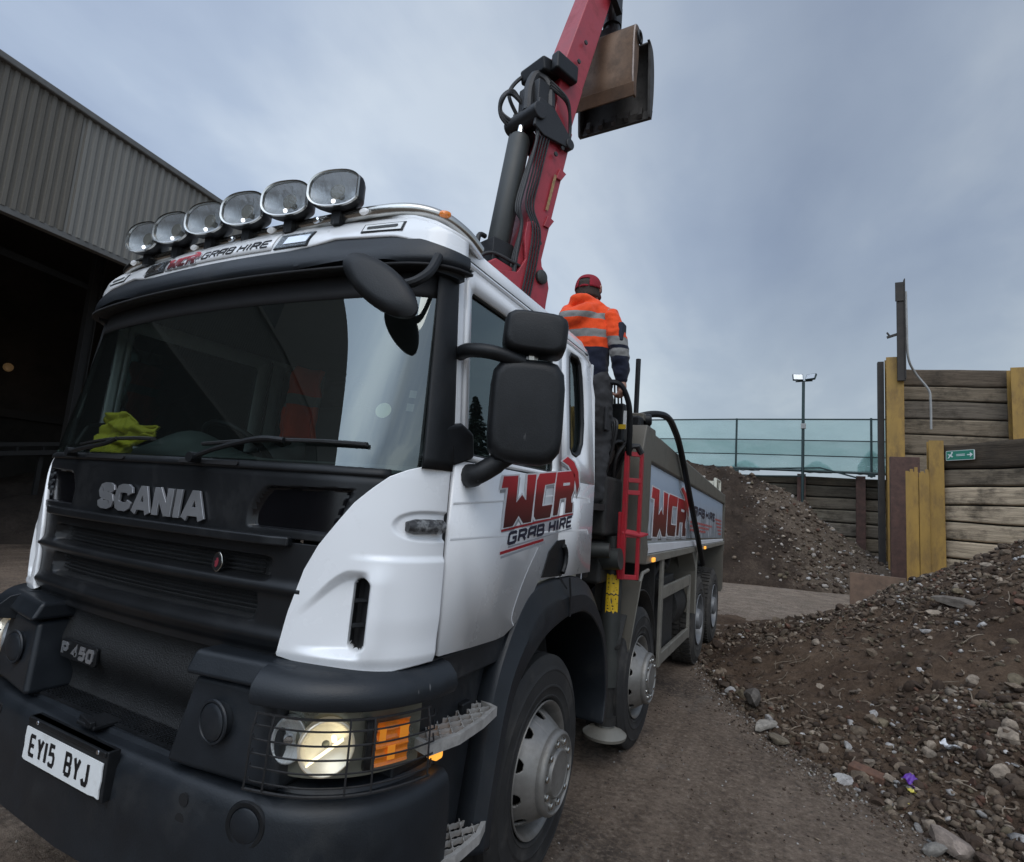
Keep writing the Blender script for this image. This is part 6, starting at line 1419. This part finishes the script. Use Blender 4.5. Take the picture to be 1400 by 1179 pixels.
for k in range(3): b.tube(smoothpts([cp(.06, 5.2, .10+.022*k), cp(.04, 4.9, .15), cp(-.03, 4.55, .10+.022*k), cp(-.09, 4.25, .10+.022*k), cp(-.06, 4.1, .155), cp(-.10, 3.8, .12+.022*k), cp(-.12, 3.55, .13+.02*k)], 6), .015, 7)
b.obj('knuckle_hoses', m_hose, cr)
b = B()
for k in range(4): b.tube(smoothpts([cp(.10+.03*k, 5.0, .152), cp(.02+.03*k, 4.6, .150), cp(-.03+.03*k, 4.3, .152), cp(.02+.03*k, 4.08, .205), cp(.0+.03*k, 3.8, .208), cp(-.06+.03*k, 3.45, .21)], 6), .0085, 6)
for k in range(3): b.tube(smoothpts([cp(.18, 5.5+.03*k, .13), cp(.33, 5.42, .19+.01*k), cp(.42, 5.30-.03*k, .17), cp(.44, 5.10, .16)], 6), .014, 7)
b.tube(smoothpts([cp(.05, 5.3, -.15), cp(-.02, 5.5, -.2), cp(.10, 5.72, -.16), cp(.24, 5.78, -.1)], 6), .018, 7)
b.obj('crane_pipes', m_hose, cr)
for h_, z_ in ((.10, 3.86), (.16, 4.02), (.28, 4.90), (.36, 5.0), (.5, 5.95), (.58, 6.2)): b = B(); b.lathe([(0, .022), (.012, .022), (.014, .012)], Matrix.Translation(cp(h_, z_, .150)) @ Matrix.Rotation(-ANG, 4, 'Z'), 8); b.obj('crane_bolt', m_cyl, b1)
b = B(); b.prism([(.215, 4.35), (.245, 4.35), (.325, 4.72), (.295, 4.72)], .1405, .1425, lambda u, v, h: cp(u, v, h)); b.obj('worn_decal', mat('worn_gold_decal', (.32, .22, .09), .5, var=.3, scale=30, dirt=((.35, .05, .06), .6, 20.0)), b1, smooth=0)
b = B(); b.box(-.15, .16, -.13, .12, 0, .13, Matrix.Translation(cp(.22, 5.66, -.03)) @ Matrix.Rotation(-ANG, 4, 'Z') @ Matrix.Rotation(.2, 4, 'X')); b.box(.13, .22, -.10, .18, -.03, .14, Matrix.Translation(cp(.26, 5.68, 0)) @ Matrix.Rotation(-ANG, 4, 'Z')); b.obj('knuckle_cover', m_blackpl, cr, bevel=.02)
b = B(); boom(b, cp(.36, 5.20), cp(.46, 5.75), .25, .22, .27, .30); boom(b, cp(.43, 5.66), cp(1.06, 7.72), .26, .30, .23, .25); b2_ = b.obj('jib', m_red, cr, bevel=.012)
b = B(); boom(b, cp(1.055, 7.70), cp(1.20, 8.19), .18, .20); b.box(-.09, .09, -.09, .09, -.1, .1, Matrix.Translation(cp(1.22, 8.2))); b.obj('jib_extension', m_red, cr, bevel=.006)
b = B(); b.tube([cp(1.0, 6.95, .145), cp(1.08, 7.15, .15)], .035, 10); b.box(-.03, .03, -.12, .12, -.1, .1, Matrix.Translation(cp(1.0, 7.0, .15))); b.obj('jib_bracket', m_hose, cr)

# clamshell bucket hanging from the tip
BC = 0.0; AB = math.radians(3); BH = V((math.sin(AB), math.cos(AB), 0)); BN = V((BH.y, -BH.x, 0)); BS = CS+CH*1.2
def bq(h, z, n=0.): return BS+BH*h+BN*n+V((0, 0, z))
bk = thing('clamshell_bucket', 'brown steel clamshell grab bucket hanging from the tip of the red crane', 'grab bucket', tuple(bq(BC, 5.72)))
m_bkt = mat('worn_bucket_steel', (.15, .090, .055), .6, .3, var=.2, scale=3.5, dirt=((.065, .048, .038), .5, 4.0), bump=(.25, 30))
m_bkt2 = mat('bucket_dark_steel', (.05, .046, .043), .65, .25, var=.25, scale=4, dirt=((.025, .023, .02), .4, 6.0), bump=(.3, 30))
m_bedge = mat('bucket_bright_edge', (.26, .215, .19), .5, .4, var=.2, scale=12)
def jaw(prof, n0, n1, m, nm, inward, teeth):
    b = B(); P = smoothpts([(u, v, 0) for u, v in prof], 5); k = len(P)
    b.add([bq(BC+q.x, q.y, n) for n in (n0, n1) for q in P], [(i, i+1, k+i+1, k+i) for i in range(k-1)]); o = b.obj(nm, m, bk, smooth=60, solid=.02, soff=0)
    for n in (n0, n1):                                   # rolled side flange
        b = B(); Q = [(BC+q.x, q.y) for q in P]; R_ = [(u+inward*(.035+.10*math.sin(math.pi*i/(k-1))), v) for i, (u, v) in enumerate(Q)]
        b.prism(Q+R_[::-1], n-.012, n+.012, lambda u, v, h: bq(u, v, h)); b.obj('cheek', m, o, smooth=0)
        b = B(); b.tube([bq(u, v, n) for u, v in Q], .013, 6); b.obj('flange', m_bedge, o)
    b = B(); a, c_ = P[-1], P[-5]; d = (a-c_).normalized(); w_ = V((-d.y, d.x, 0))*.016
    b.prism([(BC+c_.x-w_.x, c_.y-w_.y), (BC+a.x-w_.x, a.y-w_.y), (BC+a.x+w_.x, a.y+w_.y), (BC+c_.x+w_.x, c_.y+w_.y)], n0-.012, n1+.012, lambda u, v, h: bq(u, v, h)); b.obj('lip', m, o, bevel=.004)
    if teeth:
        for j in range(5):
            b = B(); n = n0+.10+(n1-n0-.2)*j/4; b.prism([(BC+c_.x+inward*.02, c_.y+.03), (BC+a.x+inward*.02, a.y+.02), (BC+a.x+inward*.05, a.y+.05), (BC+c_.x+inward*.05, c_.y+.03)], n-.022, n+.022, lambda u, v, h: bq(u, v, h)); b.obj('lip_lug', m_bkt2, o, smooth=0)
    return o
jaw([(-.02, 6.71), (-.10, 6.71), (-.155, 6.66), (-.17, 6.50), (-.16, 6.30), (-.145, 6.10), (-.085, 5.95)], -.45, .27, m_bkt, 'front_jaw', 1, False)
jaw([(.05, 6.62), (.15, 6.58), (.21, 6.42), (.23, 6.20), (.22, 6.0), (.19, 5.85)], -.42, .36, m_bkt2, 'rear_jaw', -1, True)
b = B(); b.box(-.12, .12, -.10, .12, 6.60, 6.80, Matrix.Translation(bq(BC-.02, 0, -.04)) @ Matrix.Rotation(-AB, 4, 'Z')); b.tube([bq(BC, 6.75, -.04), bq(BC, 7.25, -.04)], .075, 14); b.tube([bq(BC, 7.2), bq(BC, 7.9)], .055, 14); b.tube([bq(BC, 7.8), bq(BC-.02, 8.2)], .045, 12); b.lathe([(-.1, .10), (.1, .10)], Matrix.Translation(bq(BC, 7.0, -.04)) @ Matrix.Rotation(math.pi/2, 4, 'Y'), 18); b.obj('rotator', m_hose, bk)
b = B(); b.tube([bq(BC-.07+.055*math.cos(a), 6.60+.055*math.sin(a), .30) for a in np.linspace(0, 6.283, 17)[:-1]], .014, 8, closed=True); b.obj('lifting_ring', m_hose, bk)
b = B()
for s_ in (-.3, .2): b.tube([bq(BC, 6.62, s_), bq(BC+.02, 6.25, s_)], .04, 10)
b.obj('jaw_cylinder', m_cyl, bk)

# ================================================================== person on the platform behind the cab
def solid_from(parts, voxel=.011, smooth_it=4):
    """limbs given as tubes of points and radii, fused into one continuous skin"""
    b = B()
    for pts, rad, *fl in parts:
        P = smoothpts(pts, 5); n = len(pts); R_ = []
        for i in range(n-1):
            for k in range(5): t_ = k/5; t_ = t_*t_*(3-2*t_); R_.append(rad[i]*(1-t_)+rad[i+1]*t_)
        R_.append(rad[-1]); b.tube(P, R_, 20, flat=fl[0] if fl else 1.0)
        for p, r in ((P[0], R_[0]), (P[-1], R_[-1])):
            b.lathe([(-r*math.cos(a), max(.0005, r*math.sin(a))) for a in np.linspace(.05, math.pi-.05, 9)], Matrix.Translation(p) @ Matrix.Diagonal((.7, 1, .7, 1)) if fl else Matrix.Translation(p), 16)
    me = bpy.data.meshes.new('tmp'); me.from_pydata(b.v, [], b.f)
    o = bpy.data.objects.new('tmp', me); COL.objects.link(o)
    q = o.modifiers.new('r', 'REMESH'); q.mode = 'VOXEL'; q.voxel_size = voxel
    q = o.modifiers.new('s', 'SMOOTH'); q.factor = .5; q.iterations = smooth_it
    dg = bpy.context.evaluated_depsgraph_get(); dg.update(); m2 = bpy.data.meshes.new_from_object(o.evaluated_get(dg)); bpy.data.objects.remove(o); return m2
def mesh_obj(name, me, m, parent, fn=None):
    if fn:
        for v in me.vertices: v.co = fn(v.co.copy(), v.normal.copy())
    for x in (m if isinstance(m, list) else [m]): me.materials.append(x)
    me.name = name; me.polygons.foreach_set('use_smooth', [True]*len(me.polygons)); o = bpy.data.objects.new(name, me); COL.objects.link(o)
    if parent: hang(o, parent)
    return o
m_skin = mat('skin', (.36, .20, .145), .55, var=.08, scale=20)
def bandmat(name, stops, z0=1.845):
    m = bpy.data.materials.new(name); m.use_nodes = True; t = NT(m.node_tree); p = t.n['Principled BSDF']
    oc = t.add('ShaderNodeTexCoord').outputs['Object']; sz = t.add('ShaderNodeSeparateXYZ'); t.l.new(oc, sz.inputs[0])
    z = t.math('ADD', sz.outputs[2], t.math('MULTIPLY', t.math('SUBTRACT', t.noise(oc, 3.5, 3), .5), .035)); k = t.math('DIVIDE', t.math('SUBTRACT', z, z0), 2.0)
    c = t.ramp(k, [(a/2.0, q) for a, q in stops], 'CONSTANT'); nz = t.noise(oc, 9, 5)
    c = t.mix(1, c, t.ramp(nz, [(.3, .82), (.7, 1.1)]), 'MULTIPLY'); t.set(p, 'Base Color', c); p.inputs['Roughness'].default_value = .85; p.inputs['Sheen Weight'].default_value = .15; p.inputs['Specular IOR Level'].default_value = .2
    bu = t.add('ShaderNodeBump', {'Strength': .35, 'Distance': .02, 'Height': t.noise(t.mapping(oc, scale=(1, 1, .6)), 11, 5, .6, .6)}); t.l.new(bu.outputs[0], p.inputs['Normal']); return m
OR, GY, NV = (.80, .078, .016), (.23, .225, .215), (.012, .015, .030)
m_hood = bandmat('hi_vis_cloth', [(0, NV), (1.12, OR), (1.195, GY), (1.243, OR), (1.325, GY), (1.373, OR)])
m_slv = bandmat('hi_vis_sleeve', [(0, NV), (1.06, GY), (1.115, NV), (1.14, GY), (1.20, OR)])
m_trs = mat('dark_trousers', (.030, .030, .032), .9, var=.25, scale=8, bump=(.35, 14, .02))
m_cap = mat('red_cap', (.24, .010, .022), .9, var=.12, scale=12); m_boot = mat('boot', (.03, .025, .02), .7)
FZ = 1.845
px_ = lambda x, y, z: V((x, y, FZ+z))
pn = thing('person', 'person in orange hi-vis top and red cap standing behind the lorry cab, seen from behind', 'person', (.93, 2.62, FZ))
X0 = .90; YB = 2.62
Ls, Rs = px_(.685, YB+.02, 1.37), px_(1.09, YB-.01, 1.375)
Le, Lh = px_(.61, YB+.12, 1.13), px_(.80, YB+.34, 1.02)
Re, Rh = px_(1.165, YB+.0, 1.12), px_(1.19, YB+.03, .905)
body = [([px_(X0-.005, YB+.01, .88), px_(X0, YB+.0, 1.05), px_(X0-.01, YB-.0, 1.25), px_(X0-.012, YB+.01, 1.40)], [.15, .135, .165, .12], .72),
        ([px_(X0-.02, YB+.02, 1.38), px_(.895, YB+.035, 1.52)], [.068, .055]),
        ([px_(.888, YB+.06, 1.555), px_(.885, YB+.045, 1.62), px_(.885, YB+.04, 1.66)], [.068, .088, .074]),
        ([px_(.89, YB+.115, 1.555), px_(.89, YB+.10, 1.60)], [.05, .06]),
        ([Ls, Le, Lh], [.062, .05, .034]), ([Rs, Re, Rh], [.062, .05, .034])]
for s, hx, kx in ((-1, .85, .83), (1, 1.02, 1.03)): body.append(([px_(hx, YB+.01, .88), px_(kx, YB+.04, .48), px_(kx-.01, YB-.02, .08)], [.095, .068, .045]))
# ears, nose, hands with five fingers each
for s in (-1, 1): body.append(([px_(.885+s*.088, YB+.05, 1.60), px_(.885+s*.094, YB+.04, 1.635)], [.014, .018]))
body.append(([px_(.89, YB+.145, 1.60), px_(.89, YB+.17, 1.585)], [.014, .012]))
def hand(o, axis, curl, spread, th):
    """o wrist, axis towards the knuckles, curl direction of the palm"""
    a, c_, s_ = V(axis).normalized(), V(curl).normalized(), V(spread).normalized(); out = [([o, o+a*.05, o+a*.085], [.030, .036, .034], .62 if False else 1.0)]
    for k, L in enumerate((.072, .082, .076, .058)):
        r0 = o+a*.085+s_*(.030-.020*k); out.append(([r0, r0+a*L*.40+c_*.012, r0+a*L*.45+c_*.045, r0+a*L*.12+c_*.062], [.0105, .010, .0092, .008]))
    r0 = o+a*.035+s_*.034*th; out.append(([r0, r0+s_*.020*th+a*.030+c_*.018, r0+s_*.012*th+a*.052+c_*.045], [.013, .0115, .009])); return out
body += hand(Rh, (-.02, .15, -1), (-1, .35, 0), (.25, 1, 0), 1)
body += hand(Lh, (.5, .8, -.35), (.3, .2, -1), (.8, -.5, 0), 1)
mesh_obj('body', solid_from(body, .0085, 3), m_skin, pn)
# clothing, a little larger than the body, with folds
def folds(amp, f):
    return lambda c, n: c+n*(amp*(mnoise.noise(V((c.x*f, c.y*f, c.z*f*1.7)))+.5*mnoise.noise(V((c.x*f*2.3, c.y*f*2.3, c.z*f*3)))))
torso = [([px_(X0-.0, YB+.01, .90), px_(X0+.005, YB+.0, 1.0), px_(X0-.0, YB-.0, 1.16), px_(X0-.01, YB-.0, 1.30), px_(X0-.02, YB+.01, 1.43)], [.175, .185, .205, .220, .115], .72),
         ([Ls+V((.06, 0, -.0)), px_(X0-.03, YB+.01, 1.45), Rs+V((-.05, 0, .0))], [.082, .085, .082]),
         # hood bunched on the shoulders
         ([px_(.77, YB-.05, 1.42), px_(.82, YB-.14, 1.35), px_(.91, YB-.13, 1.37), px_(.99, YB-.03, 1.45)], [.058, .078, .076, .052]),
         ([px_(.80, YB-.02, 1.47), px_(.83, YB-.085, 1.50), px_(.91, YB-.085, 1.51), px_(.98, YB+.0, 1.48)], [.035, .040, .040, .034]),
         ([px_(.80, YB+.03, 1.45), px_(.86, YB+.12, 1.43), px_(.96, YB+.11, 1.43), px_(.99, YB+.02, 1.46)], [.045, .04, .04, .04])]
mesh_obj('hooded_top', solid_from(torso, .010, 5), m_hood, pn, folds(.011, 10))
for sh, el, wr, nm in ((Ls, Le, Lh, 'l'), (Rs, Re, Rh, 'r')):
    q = el+(wr-el)*.93
    mesh_obj('sleeve', solid_from([([sh+V((0, 0, -.01)), sh+(el-sh)*.5, el, el+(wr-el)*.5, q], [.072, .080, .074, .064, .050])], .009, 4), m_slv, pn, folds(.009, 14))
b = B(); b.box(1.170, 1.207, YB-.07, YB+.03, FZ+1.17, FZ+1.31, None); b.obj('arm_pocket', mat('pocket_cloth', NV, .8), pn, bevel=.01)
legs = [([px_(X0, YB+.01, .97), px_(X0, YB+.01, .86)], [.160, .165], .74)]
for hx, kx in ((.86, .84), (1.015, 1.035)): legs.append(([px_(hx, YB+.01, .88), px_(kx+.0, YB+.02, .66), px_(kx+.005, YB+.05, .47), px_(kx, YB+.0, .22), px_(kx-.005, YB-.01, .06)], [.108, .098, .086, .082, .080]))
mesh_obj('trousers', solid_from(legs, .010, 4), m_trs, pn, folds(.013, 10))
b = B(); b.box(1.098, 1.122, YB-.06, YB+.07, FZ+.52, FZ+.70); b.obj('leg_pocket', m_trs, pn, bevel=.012)
bt = [([px_(kx, YB-.05, .05), px_(kx, YB+.06, .045), px_(kx, YB+.16, .035)], [.045, .05, .04]) for kx in (.84, 1.03)]+[([px_(kx, YB-.02, .05), px_(kx, YB-.01, .15)], [.05, .06]) for kx in (.84, 1.03)]
mesh_obj('boots', solid_from(bt, .010, 3), m_boot, pn)
b = B()
b.grid(lambda u, v: px_(.885, YB+.045, 1.63)+V((.103*math.cos(2*math.pi*u)*math.cos(v*1.5)**.6, .116*math.sin(2*math.pi*u)*math.cos(v*1.5)**.6, -.014+.118*math.sin(v*1.5)))+V((0, 0, .03*max(0, -math.sin(2*math.pi*u))*0)), 40, 12, keep=lambda u, v: not (abs(u-.75) < .085 and v < .45))
cpo = b.obj('cap', m_cap, pn, smooth=180, solid=.005)
b = B(); b.grid(lambda u, v: px_(.885+(.08+.0*v)*math.sin((u-.5)*2.2)*1.15, YB+.045+.10*math.cos((u-.5)*2.2)+.075*v*math.cos((u-.5)*2.4), 1.618-.02*v-.02*abs(u-.5)), 14, 5); b.obj('peak', m_cap, cpo, solid=.005)
b = B(); b.tube([px_(.885+.062*math.sin(a), YB+.045-.112*math.cos(a), 1.622) for a in np.linspace(-.55, .55, 8)], .008, 6); b.obj('strap', m_cap, cpo)
b = B(); b.grid(lambda u, v: px_(.885, YB+.048, 1.62)+V((.094*math.cos(math.pi*(1+u)), .108*math.sin(math.pi*(1+u)), -.075+.13*v)), 24, 6); b.obj('hair', mat('short_hair', (.035, .022, .016), .8, var=.3, scale=60), pn, smooth=180, solid=.004)

# ---- things lying in the cab
m_vest = mat('yellow_vest_cloth', (.55, .49, .025), .75, var=.1, scale=9, bump=(.4, 12, .03))
b = B(); b.grid(lambda u, v: skx(-.70+.52*u, 1.893+.07*sst(.5, 1, u)+(.20*v*(1-.72*sst(.35, 1, u)))+.02*mnoise.noise(V((u*5, v*4, 2))), -.035-.035*(1+mnoise.noise(V((u*4, v*5, 7)))+.6*mnoise.noise(V((u*9, v*9, 1))))), 36, 26)
o = b.obj('hi_vis_vest', m_vest, None, smooth=180, solid=.006); recentre(o); tag(o, 'crumpled yellow hi-vis vest bundled behind the windscreen on the dashboard', 'vest')
m_jk = bandmat('hanging_jacket', [(0, OR), (.20, GY), (.26, OR)], .0)
b = B(); b.grid(lambda u, v: V((-.50+.30*u*(1-.25*v)+.08*v*v, 1.14+.06*math.sin(u*9)+.05*mnoise.noise(V((u*4, v*4, 4))), 2.08+.42*v)), 20, 24)
o = b.obj('orange_jacket', m_jk, None, smooth=180, solid=.03); recentre(o); tag(o, 'orange jacket with a reflective band hanging inside the cab behind the windscreen', 'jacket')
